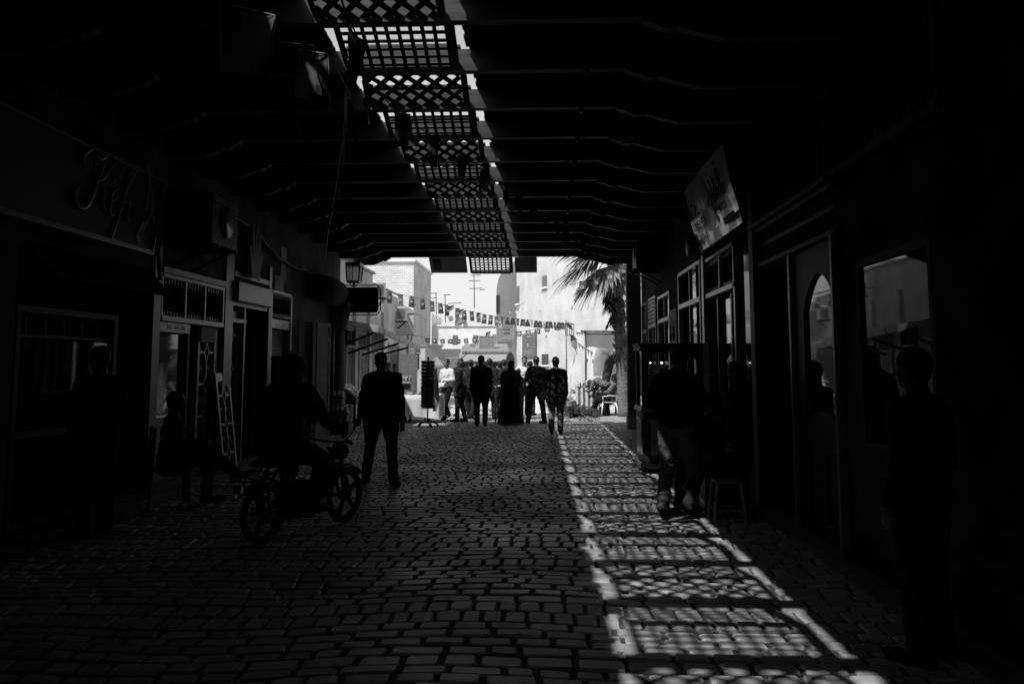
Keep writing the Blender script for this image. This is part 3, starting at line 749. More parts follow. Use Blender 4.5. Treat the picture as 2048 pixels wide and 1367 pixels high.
for i in range(12): mb.prism([(1.0+i*.035,.75-i*.052,.02+i*.0008),(1.36+i*.02,.9-i*.055,.02+i*.0008),(1.4+i*.02,.86-i*.055,.02+i*.0008),(1.04+i*.035,.7-i*.052,.02+i*.0008)],(0,0,.0006))
mb.build('swatch_picture','trim_md',bn)
# speaker left of the banner
sp1=AX(1385,492,2.3)
k=empty('wall_speaker',sp1,'round black floodlight fixed to the right wall beside the banner','floodlight')
mb=MB(); mb.lathe([(.05,-.12),(.14,-.06),(.17,.06),(.16,.08)],(0,0,0),16,Matrix.Rotation(-PI/2,4,'Y')); mb.build('housing','black',k)
mb=MB(); mb.bar((.05,0,.0),(.2,0,.05),.04); mb.build('bracket','iron',k)
# shop under banner
sR=empty('shopfront',(XR,11.5,0),'right shop below the tilted banner with white posts and spindle transom','shopfront')
def rpart(mb,name,m,par,**k): return part_at(mb.build(name,m,None,**k),par)
t=empty('transom_grille',(0,0,0),None,None); part_at(t,sR)
zt_=Rp(1481,480)[1]; zb_=Rp(1475,564)[1]
spindles(t,'R',10.5,12.5,zb_,zt_-.03,20,'trim',(11.35,))
ypost=Rp(1417,728)[0]
mb=MB(); sb(mb,'R',ypost-.09,ypost+.05,.02,Rp(1415,510)[1],0,.07); rpart(mb,'white_post','trim',sR)
mb=MB(); sb(mb,'R',10.4,10.47,.02,zb_-.06,-.02,.05); rpart(mb,'door_jamb','trim',sR)
mb=MB(); sb(mb,'R',10.9,10.96,.02,zb_-.1,-.1,-.02); sb(mb,'R',11.75,11.82,.02,zb_-.1,-.1,-.02); rpart(mb,'inner_frame','trim_md',sR)
mb=MB(); sb(mb,'R',10.97,11.4,.8,zb_-.15,-.08,-.06); rpart(mb,'door_glass','glass_lit',sR)
mb=MB(); sb(mb,'R',10.97,11.4,.05,.8,-.09,-.05); rpart(mb,'door_panel','trim_dk',sR)
# narrow mirror strip
mb=MB(); sb(mb,'R',Rp(1512,728)[0],Rp(1500,728)[0],1.2,Rp(1505,455)[1],.03,.04); mm,nt,b=new_mat('mirror_strip'); b.inputs['Metallic'].default_value=1; b.inputs['Base Color'].default_value=(.35,.35,.35,1); b.inputs['Roughness'].default_value=.06
o=mb.build('mirror_strip',mm); tag(o,'narrow upright mirror strip on the right wall beside the banner shop','mirror')
# window right of AC / white framed window px 1370-1418
def framed_window(label,y0,y1,z0,z1,bar_z=None,louvre=False,mull=1,m='trim',lower=None):
    w_=empty('shop_window',(XR,(y0+y1)/2,z0),label,'window')
    mb=MB(); t=.06
    sb(mb,'R',y0,y1,z1-t,z1,-.05,.04); sb(mb,'R',y0,y0+t,z0,z1-t,-.05,.04); sb(mb,'R',y1-t,y1,z0,z1-t,-.05,.04); sb(mb,'R',y0+t,y1-t,z0,z0+t,-.05,.04)
    if bar_z: sb(mb,'R',y0+t,y1-t,bar_z-.04,bar_z+.04,-.04,.045)
    for i in range(mull): yy=y0+(i+1)*(y1-y0)/(mull+1); sb(mb,'R',yy-.018,yy+.018,z0+t,z1-t,-.04,.02)
    rpart(mb,'frame',m,w_)
    mb=MB(); sb(mb,'R',y0+t,y1-t,z0+t,z1-t,-.08,-.07); rpart(mb,'pane','glass',w_)
    if louvre:
        mb=MB(); n=6
        for i in range(n): z=bar_z+.06+(z1-t-bar_z-.08)*i/n; mb.prism([(S('R',.0),y0+t,z),(S('R',.0),y1-t,z),(S('R',.05),y1-t,z+.05),(S('R',.05),y0+t,z+.05)],(0,0,.02))
        rpart(mb,'louvres',m,w_)
    return w_
framed_window('white framed right hand window just left of the banner shop, behind the glass cart',12.76,14.86,1.02,Rp(1392,526)[1],Rp(1392,602)[1],mull=1)
framed_window('tall right window with an open pane nearest the carved white panel',15.92,17.58,.92,Rp(1329,588)[1],Rp(1329,640)[1],mull=1)
framed_window('tall right window with a louvred upper half, middle of the three by the pillar',17.92,19.18,.92,Rp(1297,600)[1],Rp(1297,655)[1],louvre=True)
framed_window('narrow right window closest to the square pillar',19.52,20.48,.92,Rp(1271,618)[1],Rp(1271,670)[1])
# white carved panel
yq0,yq1=Rp(1357,728)[0],Rp(1342,728)[0]
cp_=empty('arched_wall_panel',(XR,(yq0+yq1)/2,1.5),'small white wall panel with a dark painted arch motif on the right wall','panel')
mb=MB(); sb(mb,'R',yq0,yq1,1.0,Rp(1349,618)[1],0,.03); part_at(mb.build('board','paper'),cp_)
mb=MB(); yc=(yq0+yq1)/2; zc=Rp(1349,655)[1]
for r_ in (.3,.22,.12):
    pts=[(S('R',.035),yc+r_*.9*math.cos(a_),zc-.25+r_*1.3*math.sin(a_)) for a_ in [PI*i/8 for i in range(9)]]; mb.tube(pts,.014,5)
part_at(mb.build('painted_arch','black'),cp_)
# near door
y_j=Rp(1590,728)[0]; y_n=Rp(1690,728)[0]; y_m=Rp(1612,728)[0]; y_w=Rp(1655,728)[0]
zl=Rp(1560,520)[1]
sN=empty('shopfront',(XR,8.4,0),'near right shop with panelled lintel, dark doorway and arched glazed door leaf','shopfront')
mb=MB(); ylo,yhi=y_n-.0,Rp(1520,728)[0]
for z,o in ((zl,.06),(zl+.22,.03),(zl+.4,.08),(zl+.46,.12)): sb(mb,'R',ylo,yhi,z,z+.05,0,o)
rpart(mb,'lintel_moulding','trim_dk',sN,bevel=.008)
mb=MB(); sb(mb,'R',ylo,ylo+.05,.02,zl,0,.08); sb(mb,'R',y_j-.03,y_j+.03,.02,zl,-.05,.04); rpart(mb,'door_post','trim_md',sN,bevel=.006)
mb=MB(); sb(mb,'R',yhi-.2,yhi,.02,zl+.9,0,.1); rpart(mb,'pilaster','trim_dk',sN,bevel=.01)
# arched leaf
dl=empty('door_leaf',(0,0,0),None,None); part_at(dl,sN)
ya,yb_=ylo+.05,y_j-.03; zg0=1.1; zg1=zl-.25
mb=MB(); sb(mb,'R',ya,ya+.1,.03,zl,-.06,.0); sb(mb,'R',yb_-.28,yb_,.03,zl,-.06,.0)
# top arch piece and bottom shaped rail
n=10; yy0,yy1=ya+.1,yb_-.28
for i in range(n):
    u0,u1=i/n,(i+1)/n; g0=lambda u: zg1-.02-.32*(2*u-1)**2
    mb.prism([(XR,yy0+(yy1-yy0)*u0,g0(u0)),(XR,yy0+(yy1-yy0)*u1,g0(u1)),(XR,yy0+(yy1-yy0)*u1,zl),(XR,yy0+(yy1-yy0)*u0,zl)],(.06,0,0))
    h0=lambda u: zg0+.12*math.cos((2*u-1)*PI/2)
    mb.prism([(XR,yy0+(yy1-yy0)*u0,.85),(XR,yy0+(yy1-yy0)*u1,.85),(XR,yy0+(yy1-yy0)*u1,h0(u1)),(XR,yy0+(yy1-yy0)*u0,h0(u0))],(.06,0,0))
sb(mb,'R',yy0,yy1,.03,.25,-.06,0); sb(mb,'R',(yy0+yy1)/2-.04,(yy0+yy1)/2+.04,.25,.85,-.06,0)
mb.build('frame',M['trim_dk'],dl)
mb=MB(); sb(mb,'R',yy0,yy1,.25,.86,-.055,-.035); mb.build('lower_panel','trim_dk',dl)
mb=MB(); sb(mb,'R',yy0,yy1,zg0-.05,zg1,-.035,-.03); mb.build('glass','glass_lit',dl)
# vitrine
fw0,fw1=yd[0]-.1,yd[1]
vt=empty('shop_window',(XR,(fw0+fw1)/2,1.05),'big near right shop window reflecting the sunlit street','window')
mb=MB(); sb(mb,'R',fw0-.05,fw0,1.0,zW+.06,-.02,.004); sb(mb,'R',fw1,fw1+.06,1.0,zW+.06,-.02,.004); sb(mb,'R',fw0,fw1,zW,zW+.06,-.02,.004); sb(mb,'R',fw0,fw1,1.0,1.05,-.02,.02); rpart(mb,'frame','rubber',vt)
mb=MB(); sb(mb,'R',fw0,fw1,1.05,zW,-.03,-.02); rpart(mb,'pane','glass',vt)
# upper spindle screen on the near right wall
us=empty('spindle_screen',(XR,5.9,0),'dark high spindle screen above the near right shop window','screen')
spindles(us,'R',5.0,7.2,3.3,4.0,24,'trim_dk')
for o in kids(us): o.matrix_parent_inverse=Matrix.Translation(-us.location)

# ---- glass display cart
cx0,cx1,cy0,cy1=1.49,2.42,12.45,13.3; ch=AY(1292,690,12.45).z
ct=empty('glass_food_cart',((cx0+cx1)/2,(cy0+cy1)/2,0),'tall brown wooden vendor cabinet with arched glass sides standing in the lit strip','cart')
hx,hy=(cx1-cx0)/2,(cy1-cy0)/2; zm=.95
mb=MB(); mb.box((-hx,-hy,.12),(hx,hy,.14)); mb.box((-hx,-hy,.14),(hx,hy,zm-.04)); mb.build('lower_cabinet','trim_dk',ct,bevel=.01)
mb=MB()
for s in (-1,1):
    mb.box((-hx+.12,s*hy-.012,.25),(hx-.12,s*hy+.012,zm-.15)); mb.box((s*hx-.012,-hy+.12,.25),(s*hx+.012,hy-.12,zm-.15))
mb.build('raised_panel','trim_md',ct,bevel=.008)
mb=MB(); mb.box((-hx-.04,-hy-.04,.06),(hx+.04,hy+.04,.14)); mb.box((-hx-.035,-hy-.035,zm-.04),(hx+.035,hy+.035,zm)); mb.box((-hx-.02,-hy-.02,zm),(hx+.02,hy+.02,zm+.03)); mb.build('plinth_moulding','trim_md',ct,bevel=.012)
mb=MB()
for sx in (-1,1):
    for sy in (-1,1): mb.box((sx*hx,sy*hy,zm+.03),(sx*(hx-.09),sy*(hy-.09),ch-.08))
mb.box((-hx-.03,-hy-.03,ch-.08),(hx+.03,hy+.03,ch)); mb.box((-hx-.05,-hy-.05,ch),(hx+.05,hy+.05,ch+.03)); mb.box((-hx+.09,-hy+.005,zm+.5),(hx-.09,hy-.005,zm+.52))
n=12
for sy in (-1,1):
    for i in range(n):
        u0,u1=i/n,(i+1)/n; g=lambda u: ch-.1-.14*abs(2*u-1)**6
        X_=lambda u:-hx+.09+(2*hx-.18)*u
        mb.prism([(X_(u0),sy*(hy-.03),g(u0)),(X_(u1),sy*(hy-.03),g(u1)),(X_(u1),sy*(hy-.03),ch-.08),(X_(u0),sy*(hy-.03),ch-.08)],(0,.02,0))
mb.build('upper_frame','trim_dk',ct)
mb=MB(); mb.box((-hx+.09,-hy+.03,zm+.03),(hx-.09,-hy+.034,ch-.08)); mb.box((-hx+.09,hy-.034,zm+.03),(hx-.09,hy-.03,ch-.08)); mb.box((-hx+.03,-hy+.09,zm+.03),(-hx+.034,hy-.09,ch-.08)); mb.build('glass_sides','clear',ct)
mb=MB()
for i in range(10): mb.ball((rnd(-hx+.15,hx-.15),rnd(-hy+.2,hy-.2),zm+.08),(.07,.07,.05))
mb.build('goods_inside','goods_m',ct)
mb=MB()
for sx in (-1,1):
    for sy in (-1,1): mb.lathe([(.05,-.02),(.05,.02)],(0,0,0),12,Matrix.Translation((sx*(hx-.1),sy*(hy-.1),.05))@Matrix.Rotation(PI/2,4,'X'))
mb.build('castors','rubber',ct)
bm_,nt,b=new_mat('lit_bulb'); b.inputs['Emission Color'].default_value=(1,1,1,1); b.inputs['Emission Strength'].default_value=3.
for i,(x,e_) in enumerate(((-.28,.015),(-.1,.02),(.1,.03))):
    mb=MB(); mb.ball((x,.0,ch-.27),e_); mb.build('bulb',bm_,ct)
# ------------------------------------------------------------------ the square beyond
def thing(name,loc,label,cat,group=None,rz=0): return empty(name,loc,label,cat,group,rz)
XS=-6.2
hs=thing('street_house',(XS,28,0),'long low plastered house with doors and shutters along the left of the open street','house')
def hp(mb,name,m,**k): return part_at(mb.build(name,m,None,**k),hs)
mb=MB(); mb.prism([(XS-3,19.0,-.05),(XS,19.0,-.05),(XS,19.0,4.85),(XS-3,19.0,4.85)],(0,9.5,0)); hp(mb,'wall','wall_left')
mb=MB(); mb.prism([(XS,28.52,-.05),(XS,38,-.05),(XS,38,4.15),(XS,33.5,4.25),(XS,33.45,4.42),(XS,28.52,4.5)],(-3,0,0)); hp(mb,'wall','wall_left')
mb=MB(); mb.box((XS-.02,19.0,4.86),(XS+.1,28.5,4.94)); mb.box((XS-.02,28.52,4.51),(XS+.08,33.5,4.57)); hp(mb,'parapet','stone_l')
def shx(px): return XS*F/(px-1090)
def hz(px,py): return AX(px,py,XS).z
for name,a,b,t0,t1,m in (('door',688,701,0,AX(694,660,XS).z,'trim_dk'),('window',711,727,hz(719,700),hz(719,668),'black'),('window',737,757,hz(747,700),hz(747,665),'black'),('door',775,795,0,hz(785,690),'black'),('window',829,837,hz(833,704),hz(833,690),'black'),('window',688,701,hz(694,690),hz(694,655),'black')):
    y0,y1=sorted((shx(a),shx(b))); 
    mb=MB(); mb.box((XS,y0,t0),(XS+.03,y1,t1)); f=hp(mb,name,m)
    mb=MB()
    for q in (y0-.05,y1): mb.box((XS,q,t0),(XS+.07,q+.05,t1+.05))
    mb.box((XS,y0,t1),(XS+.07,y1,t1+.05))
    if name=='window':
        mb.box((XS,y0,t0-.06),(XS+.1,y1,t0))
        for k in range(1,4): q=y0+(y1-y0)*k/4; mb.box((XS+.031,q-.012,t0),(XS+.05,q+.012,t1))
    hp(mb,'frame','paper')
for a,b,zt in ((713,729,2.1),(737,757,2.1)):
    y0,y1=shx(a),shx(b); mb=MB(); mb.box((XS,y0,0),(XS+.05,y1,zt))
    n=5
    for k in range(n): q=y0+.15+(y1-y0-.3)*k/(n-1); mb.box((XS+.05,q-.03,.9),(XS+.07,q+.03,zt-.25))
    mb.box((XS+.05,y0,0),(XS+.08,y0+.1,zt)); mb.box((XS+.05,y1-.1,0),(XS+.08,y1,zt)); mb.box((XS+.05,y0,zt-.12),(XS+.085,y1,zt))
    hp(mb,'white_door','stone_l')
for i,q in enumerate((shx(702),shx(731),shx(760),shx(812))): mb=MB(); mb.box((XS,q,0),(XS+.12,q+.35,4.0-.2*i)); hp(mb,'wall_pier','wall_left')
mb=MB(); mb.tube([(XS+.08,20.5,.1),(XS+.08,20.5,4.6)],.05); mb.tube([(XS+.08,shx(820),3.0),(XS+.08,shx(816),2.4),(XS+.08,shx(814),.8)],.04); hp(mb,'drainpipe','trim_md')
# open white door leaf
mb=MB(); plain_leaf(mb,.8,2.05); o=mb.build('open_door_leaf','paper'); o.matrix_world=Matrix.Translation((XS,shx(798),.02))@Matrix.Rotation(math.radians(25),4,'Z'); part_at(o,hs)
# awning
Ya,Yb=22.6,30.3
oa=AY(755,650,Ya); ob=AY(838,690,Yb); ia=AY(680,633,Ya); ib=(XS,Yb,oa.z*.0+AY(838,675,Yb).z)
aw=thing('street_awning',(XS,26,3),'long sloping concrete awning on iron brackets along the left street house','awning')
mb=MB(); I0=V((XS,Ya,ia.z)); I1=V((XS,Yb,ib[2]+.25))
for t in (0,): 
    d=V((0,0,-.09)); mb.add([I0,oa,ob,I1,I0+d,oa+d*2.2,ob+d*2.2,I1+d],[(0,1,2,3),(7,6,5,4),(0,4,5,1),(1,5,6,2),(2,6,7,3)])
part_at(mb.build('slab','stone_l'),aw)
mb=MB()
for i in range(9):
    t=i/9; p=oa.lerp(ob,t); q=oa.lerp(ob,t+.1); mb.bar(p+V((.02,0,-.1)),q+V((.02,0,-.1)),.03,.17)
part_at(mb.build('edge_boards','stone_l'),aw)
for t in (.02,.3,.55,.8):
    a=I0.lerp(I1,t); b=oa.lerp(ob,t); mb=MB(); mb.bar(V((XS,a.y,a.z-1.0)),b+V((-.15,0,-.2)),.05,.07); part_at(mb.build('bracket','iron'),aw)
# AC units etc. above the street
def street_ac(label,px0,px1,py0,py1,Y,m='ac'):
    a=AY(px0,py1,Y); b=AY(px1,py0,Y); return ac_unit('air_conditioner',label,a.x,b.x,Y,Y+.35,a.z,b.z,'Y',m)
street_ac('white air conditioner with a gridded front on the street house wall above the awning',793,811,613,641,31)
street_ac('tall pale box unit on the roof edge behind the hanging shop board',753,768,564,594,27.5)
ab=thing('roof_box',AY(806,640,33),'grey rooftop stair box rising behind the white air conditioner','rooftop hut')
mb=MB(); s_=33/F; mb.box((-.9,0,-.6),(.45,1.5,.3)); mb.box((-1.,-.05,.3),(.5,1.6,.36)); mb.build('walls','wall_left',ab)
mb=MB(); mb.box((-.6,-.012,-.35),(-.35,0,.1)); mb.build('window','black',ab)
# pale brick house behind
a=AY(650,520,46); b=AY(828,520,46)
bh=thing('brick_house',(b.x,46,0),'tall whitewashed brick house with a flat cornice behind the left street house','house')
mb=MB(); mb.box((-9,0,-.05),(0,7,b.z-.1)); mb.build('wall','brick_pale',bh)
mb=MB(); mb.box((-9.1,-.12,b.z-.1),(.1,7,b.z+.05)); mb.build('cornice','far_pale',bh)
mb=MB(); mb.box((-2.0,-.02,4.6),(-1.6,0,5.2)); mb.build('window','trim_md',bh)
b=AY(905,532,62)
bh2=thing('plain_house',(b.x,62,0),'plain pale rendered house with a flat roof farthest behind the bunting','house')
a=AY(828,532,62)
mb=MB(); mb.box((a.x-b.x-4,0,-.05),(-1.6,6,5.6)); mb.build('wall','far_pale',bh2)
mb=MB(); mb.box((-3.0,-.03,3.4),(-2.5,0,4.4)); mb.build('window','trim_md',bh2)
mb=MB(); mb.box((-1.6,.5,-.05),(9.0,6,4.6)); mb.box((-1.7,.4,4.6),(9.1,6,4.72)); mb.build('lower_wing','far_pale',bh2)
mb=MB()
for x in (0.,1.6): mb.box((x,.46,3.2),(x+.4,.5,3.9))
mb.build('window','trim_md',bh2)
# corner building at the end of the left street house
a=AY(826,692,41); b=AY(850,735,41)
cb=thing('corner_building',(a.x,41,0),'small grey corner building past the end of the street awning','building')
mb=MB(); mb.box((-3,0,-.05),(b.x-a.x,4,a.z)); mb.build('wall','wall_left',cb)
mb=MB(); mb.box((.1,-.02,1.4),(.32,0,a.z-.05)); mb.build('window','black',cb)
mb=MB(); mb.box((-3.05,-.06,a.z),(b.x-a.x+.06,4,a.z+.06)); mb.build('coping','stone_l',cb)
# antennas
def antenna(label,px,py0,py1,Y,arms):
    base=AY(px,py1,Y); top=AY(px-1,py0,Y); e=thing('roof_antenna',base,label,'antenna')
    mb=MB(); h=top.z-base.z; mb.tube([(0,0,-.6),(-.05,0,h)],.035,5); mb.build('mast','iron',e)
    mb=MB()
    for z,l,off in arms: mb.tube([(-l+off,0,h*z),(l+off,0,h*z+.03)],.028,5)
    for z,l,off in arms[:2]: mb.tube([(-l*.6+off,-.2,h*z),(-l*.6+off,.2,h*z)],.02,4)
    mb.build('crossbars','iron',e)
antenna('tall leaning television antenna on the skyline under the lattice strip',949,549,600,60,((.97,.35,.1),(.75,.45,0),(.45,.5,.1),(.4,.2,.6)))
antenna('short television antenna with two arms left of the bunting flags',873,586,612,60,((.98,.28,-.25),(.6,.28,-.25)))
antenna('television antenna with a long slanted boom behind the fluttering flag',891,589,628,60,((.98,.28,.1),(.45,.2,.0),(.55,.5,.7)))
# grey round cornered tower
a=AY(993,640,43.2); b=AY(1034,548,43.2)
tw=thing('grey_tower',(a.x,43.2,0),'tall shaded grey tower with a rounded top corner left of the white wall','building')
wd=b.x-a.x; 
pts=[(0,0,-.05),(wd+.3,0,-.05),(wd+.3,0,b.z+1.2),(wd*.4,0,b.z+.15)]+[(wd*.4-wd*.4*math.sin(t),0,b.z-1.0+1.15*math.cos(t)) for t in [PI/2*i/8 for i in range(1,9)]]
mb=MB(); mb.prism(pts,(0,3,0)); mb.build('wall','wall_grey',tw)  # the shade on the tower is put into this darker grey
z0_=AY(996,626,43.2).z; z1_=AY(996,590,43.2).z
mb=MB(); mb.box((-.02,-.03,z0_),(.16,0,z1_)); mb.build('window','black',tw)
# lower grey body under the tower
a2=AY(985,700,42.6); b2=AY(1034,640,42.6)
mb=MB(); mb.box((-.35,-.6,-.05),(wd+.25,0,AY(1010,700,43).z)); mb.build('lower_wall','wall_grey',tw)
mb=MB(); mb.prism([(.55,-.61,0),(1.0,-.61,0),(1.0,-.61,1.9),(.9,-.61,2.2),(.78,-.61,2.3),(.65,-.61,2.2),(.55,-.61,1.9)],(0,.005,0)); mb.build('arched_doorway','black',tw)
# big white wall (oblique)
wd_=V((.35,-1,0)).normalized(); W0=V((-1.5,42.6,0)); Lw=20.5
ww=thing('white_house',W0,'huge sunlit whitewashed house wall filling the right of the square','house')
nrm=V((wd_.y,-wd_.x,0))  # points to -X side
if nrm.x>0: nrm=-nrm
Rw=Matrix((( wd_.x,-nrm.x,0),(wd_.y,-nrm.y,0),(0,0,1))).to_4x4()   # local x along wall, local y away from the street
ww.matrix_world=Matrix.Translation(W0)@Rw
mb=MB(); mb.box((0,0,-.05),(Lw,6,13)); mb.build('wall','wall_white',ww)
def ww_uv(px,py):
    d=V(ray(px,py)); t=((W0-V((0,0,CZ))).dot(nrm))/d.dot(nrm); p=V((0,0,CZ))+d*t; return (p-W0).dot(wd_),p.z
def wbox(px0,px1,py0,py1,o0=-.03,o1=0):
    u0,za=ww_uv(px0,(py0+py1)/2); u1,zb=ww_uv(px1,(py0+py1)/2); z0=ww_uv((px0+px1)/2,py1)[1]; z1=ww_uv((px0+px1)/2,py0)[1]
    return (u0,u1,z0,z1)
for (x0,x1,y0,y1,nm,m) in ((1085,1094,551,574,'window','trim_md'),(1034,1039,572,607,'window','trim_md'),(1084,1097,708,729,'small_window','black')):
    u0,u1,z0,z1=wbox(x0,x1,y0,y1); mb=MB(); mb.box((u0,-.02,z0),(u1,0,z1)); f=mb.build(nm,m,ww)
    mb=MB(); mb.box((u0-.08,-.1,z0-.08),(u1+.08,0,z0)); mb.build('sill','far_pale',ww)
    mb=MB()
    for k in range(1,5): mb.box((u0,-.035,z0+(z1-z0)*k/5),(u1,-.02,z0+(z1-z0)*k/5+.03))
    mb.build('shutter_slats','wall_grey',ww)
mb=MB(); u,z=ww_uv(1133,640); mb.tube([(u,-.03,z),(u+.05,-.03,0)],.03,5); mb.build('downpipe','trim_md',ww)
random.seed(3)
mb=MB()
for i in range(26):
    u=rnd(1,15); z=rnd(1.2,8.5); mb.box((u,-.012,z),(u+rnd(.05,.25),0,z+rnd(.05,.2)))
mb.build('plaster_chips','stone_l',ww)
# poster boards
def wall_board(name,label,px0,px1,py0,py1,m='trim_md',rows=5):
    u0,u1,z0,z1=wbox(px0,px1,py0,py1); e=thing(name,(0,0,0),label,'sign'); e.matrix_world=ww.matrix_world@Matrix.Translation((u0,-.1,z0))
    mb=MB(); mb.box((0,0,0),(u1-u0,.05,z1-z0)); mb.build('board',m,e)
    return e,u1-u0,z1-z0
e,w1,h1=wall_board('painted_board','dark painted menu board hanging on the white wall above the market crowd',1048,1074,666,713)
me=text_mesh('TUNISIA',h1*.14,.01); me.transform(Matrix.Diagonal((min(1,w1*.8/(h1*.55)),1,1,1))); put_mesh('heading',me,'stone_l',e,Matrix.Translation((w1/2,-.01,h1*.8))@Matrix.Rotation(PI/2,4,'X'))
mb=MB(); mb.box((w1*.42,-.012,h1*.4),(w1*.5,0,h1*.55))
for k in range(3): mb.box((w1*.15,-.01,h1*(.12+.07*k)),(w1*.85,0,h1*(.14+.07*k)))
mb.build('painted_lines','stone_l',e)
# ---- centre kiosk
Yk=36.
def K(px,py): p=AY(px,py,Yk); return p.x,p.z
x0,zr=K(922,722); x1,_=K(1008,722); _,z2=K(960,702); _,z3=K(960,691)
kk=thing('market_kiosk',((x0+x1)/2,Yk,0),'small market kiosk with scalloped awning in the middle of the square','kiosk')
cx=(x0+x1)/2; hw=(x1-x0)/2
mb=MB(); mb.box((-hw,1.1,0),(hw,1.2,z2)); mb.box((-hw,.1,0),(-hw+.06,1.2,z2)); mb.box((hw-.06,.1,0),(hw,1.2,z2)); mb.box((-hw,.0,0),(hw,.6,.9)); mb.build('walls','trim_md',kk)
mb=MB()
mb.add([(-hw-.1,-.25,zr),(hw+.1,-.25,zr),(hw+.1,.15,z2),(-hw-.05,.15,z2),(-hw-.1,-.23,zr-.03),(hw+.1,-.23,zr-.03)],[(0,1,2,3),(0,4,5,1)]); mb.build('front_panel','cloth_g',kk)
mb=MB(); n=24
top=[(-hw+.2,1.3,z3),(hw-.05,1.3,z3)]
for i in range(n):
    u0=-hw-.05+(2*hw+.25)*i/n;u1=-hw-.05+(2*hw+.25)*(i+1)/n; s0=.03*abs(math.sin(i*1.2));s1=.03*abs(math.sin((i+1)*1.2))
    mb.quad((u0,.0,z2+.02-s0),(u1,.0,z2+.02-s1),(u1*.9,1.3,z3+.12),(u0*.9,1.3,z3+.12)); mb.quad((u0,.0,z2+.02-s0),(u1,.0,z2+.02-s1),(u1,.01,z2-.06-s1*1.5),(u0,.01,z2-.06-s0*1.5))
mb.build('scalloped_awning','wall_grey',kk)
mb=MB(); mb.tube([(-hw-.15,-.2,zr-.9),(-hw+.08,-.15,z3)],.03,5); mb.build('pole','stone_l',kk)
def kboard(label,px0,px1,py0,py1,m,Y=36.4,txt=None,name='shop_board'):
    a=AY(px0,py1,Y);b=AY(px1,py0,Y); e=thing(name,a,label,'sign'); mb=MB(); mb.box((0,0,0),(b.x-a.x,.04,b.z-a.z)); mb.build('board',m,e)
    w_=b.x-a.x;h_=b.z-a.z; mb=MB()
    for p,q in (((0,-.02,0),(w_,0,.03)),((0,-.02,h_-.03),(w_,0,h_)),((0,-.02,.03),(.03,0,h_-.03)),((w_-.03,-.02,.03),(w_,0,h_-.03))): mb.box(p,q)
    mb.build('edging','stone_l',e)
    if txt:
        for i,t in enumerate(txt): put_mesh('lettering',text_mesh(t,h_*.22,.004),'black' if m!='trim_md' else 'stone_l',e,Matrix.Translation((w_/2,-.01,h_*(.66-.3*i)))@Matrix.Rotation(PI/2,4,'X'))
    return e
kboard('grey hoarding with two white discs standing above the kiosk awning',958,990,671,700,'wall_grey')
kboard('framed pale sign board fixed to the grey tower above the kiosk',999,1028,652,677,'wall_grey',42.4,['SOUK','CAFE'])
kboard('small picture board with dark ends low on the grey tower',994,1027,682,697,'trim_md',41.0)
kboard('grey upright sign beside the kiosk post',985,994,668,702,'wall_grey',41.5)
# little grey tent
p=AY(873,712,33); q=AY(893,731,33); l=AY(855,731,33)
tt=thing('market_parasol',(p.x,33,0),'grey peaked market canopy left of the crowd','canopy')
mb=MB(); r=(q.x-l.x)/2
for k in range(4):
    a0=PI/4+k*PI/2;a1=a0+PI/2; mb.add([(0,0,p.z),(r*1.3*math.cos(a0),r*1.3*math.sin(a0),q.z),(r*1.3*math.cos(a1),r*1.3*math.sin(a1),q.z)],[(0,1,2)]); mb.quad((r*1.3*math.cos(a0),r*1.3*math.sin(a0),q.z),(r*1.3*math.cos(a1),r*1.3*math.sin(a1),q.z),(r*1.3*math.cos(a1),r*1.3*math.sin(a1),q.z-.12),(r*1.3*math.cos(a0),r*1.3*math.sin(a0),q.z-.12))
mb.build('canopy','wall_grey',tt)
mb=MB(); mb.tube([(0,0,0),(0,0,p.z)],.03); mb.build('pole','iron',tt)
# corrugated pale roofs below skyline
for i,(a0,a1,b0,b1,Y) in enumerate(((846,926,703,716,50),(846,880,694,700,52))):
    a=AY(a0,b1,Y);b=AY(a1,b0,Y); e=thing('market_shed',(a.x,Y,0),('wide low market shed with a pale striped roof behind the grey canopy','narrow market shed roof peeping over the pale striped one')[i],'shed')
    w_=b.x-a.x; mb=MB(); mb.box((0,.1,0),(w_,3,a.z)); mb.build('wall','wall_grey' if i else 'far_pale',e)
    mb=MB(); n=30
    for k in range(n): u0=w_*k/n; u1=w_*(k+1)/n; o_=.04*(k%2); mb.quad((u0,0,a.z+o_),(u1,0,a.z+.04-o_),(u1,2.2,b.z+.04-o_+.2),(u0,2.2,b.z+o_+.2))
    mb.build('roof','roof_pale',e)
# ---- right stall by the palm
Yr=29.
a=AY(1170,662,Yr); b=AY(1236,690,Yr)
rs=thing('stall_canopy',(a.x,Yr,0),'grey canvas stall canopy on poles below the palm tree','canopy')
w_=b.x-a.x
mb=MB(); n=14
for i in range(n):
    u0,u1=w_*i/n,w_*(i+1)/n; f=lambda u:.03*math.sin(u*9); h=a.z-(b.z+.0)
    mb.quad((u0,0,a.z-.06),(u1,0,a.z-.06),(u1,f(u1),b.z+(-.1 if u1<w_*.9 else 0)+.05*math.sin(u1*7)),(u0,f(u0),b.z+(-.1 if u0<w_*.9 else 0)+.05*math.sin(u0*7)))
mb.quad((0,0,a.z-.05),(w_,0,a.z-.05),(w_,2,a.z+.1),(0,2,a.z+.1)); mb.build('canvas','wall_grey',rs)
mb=MB(); mb.tube([(-.15,-.03,a.z),(w_,-.03,a.z-.02)],.03); mb.tube([(.02,.02,0),(.02,.02,a.z)],.03); mb.tube([(w_,.02,0),(w_,.02,a.z)],.03); mb.build('poles','iron',rs)
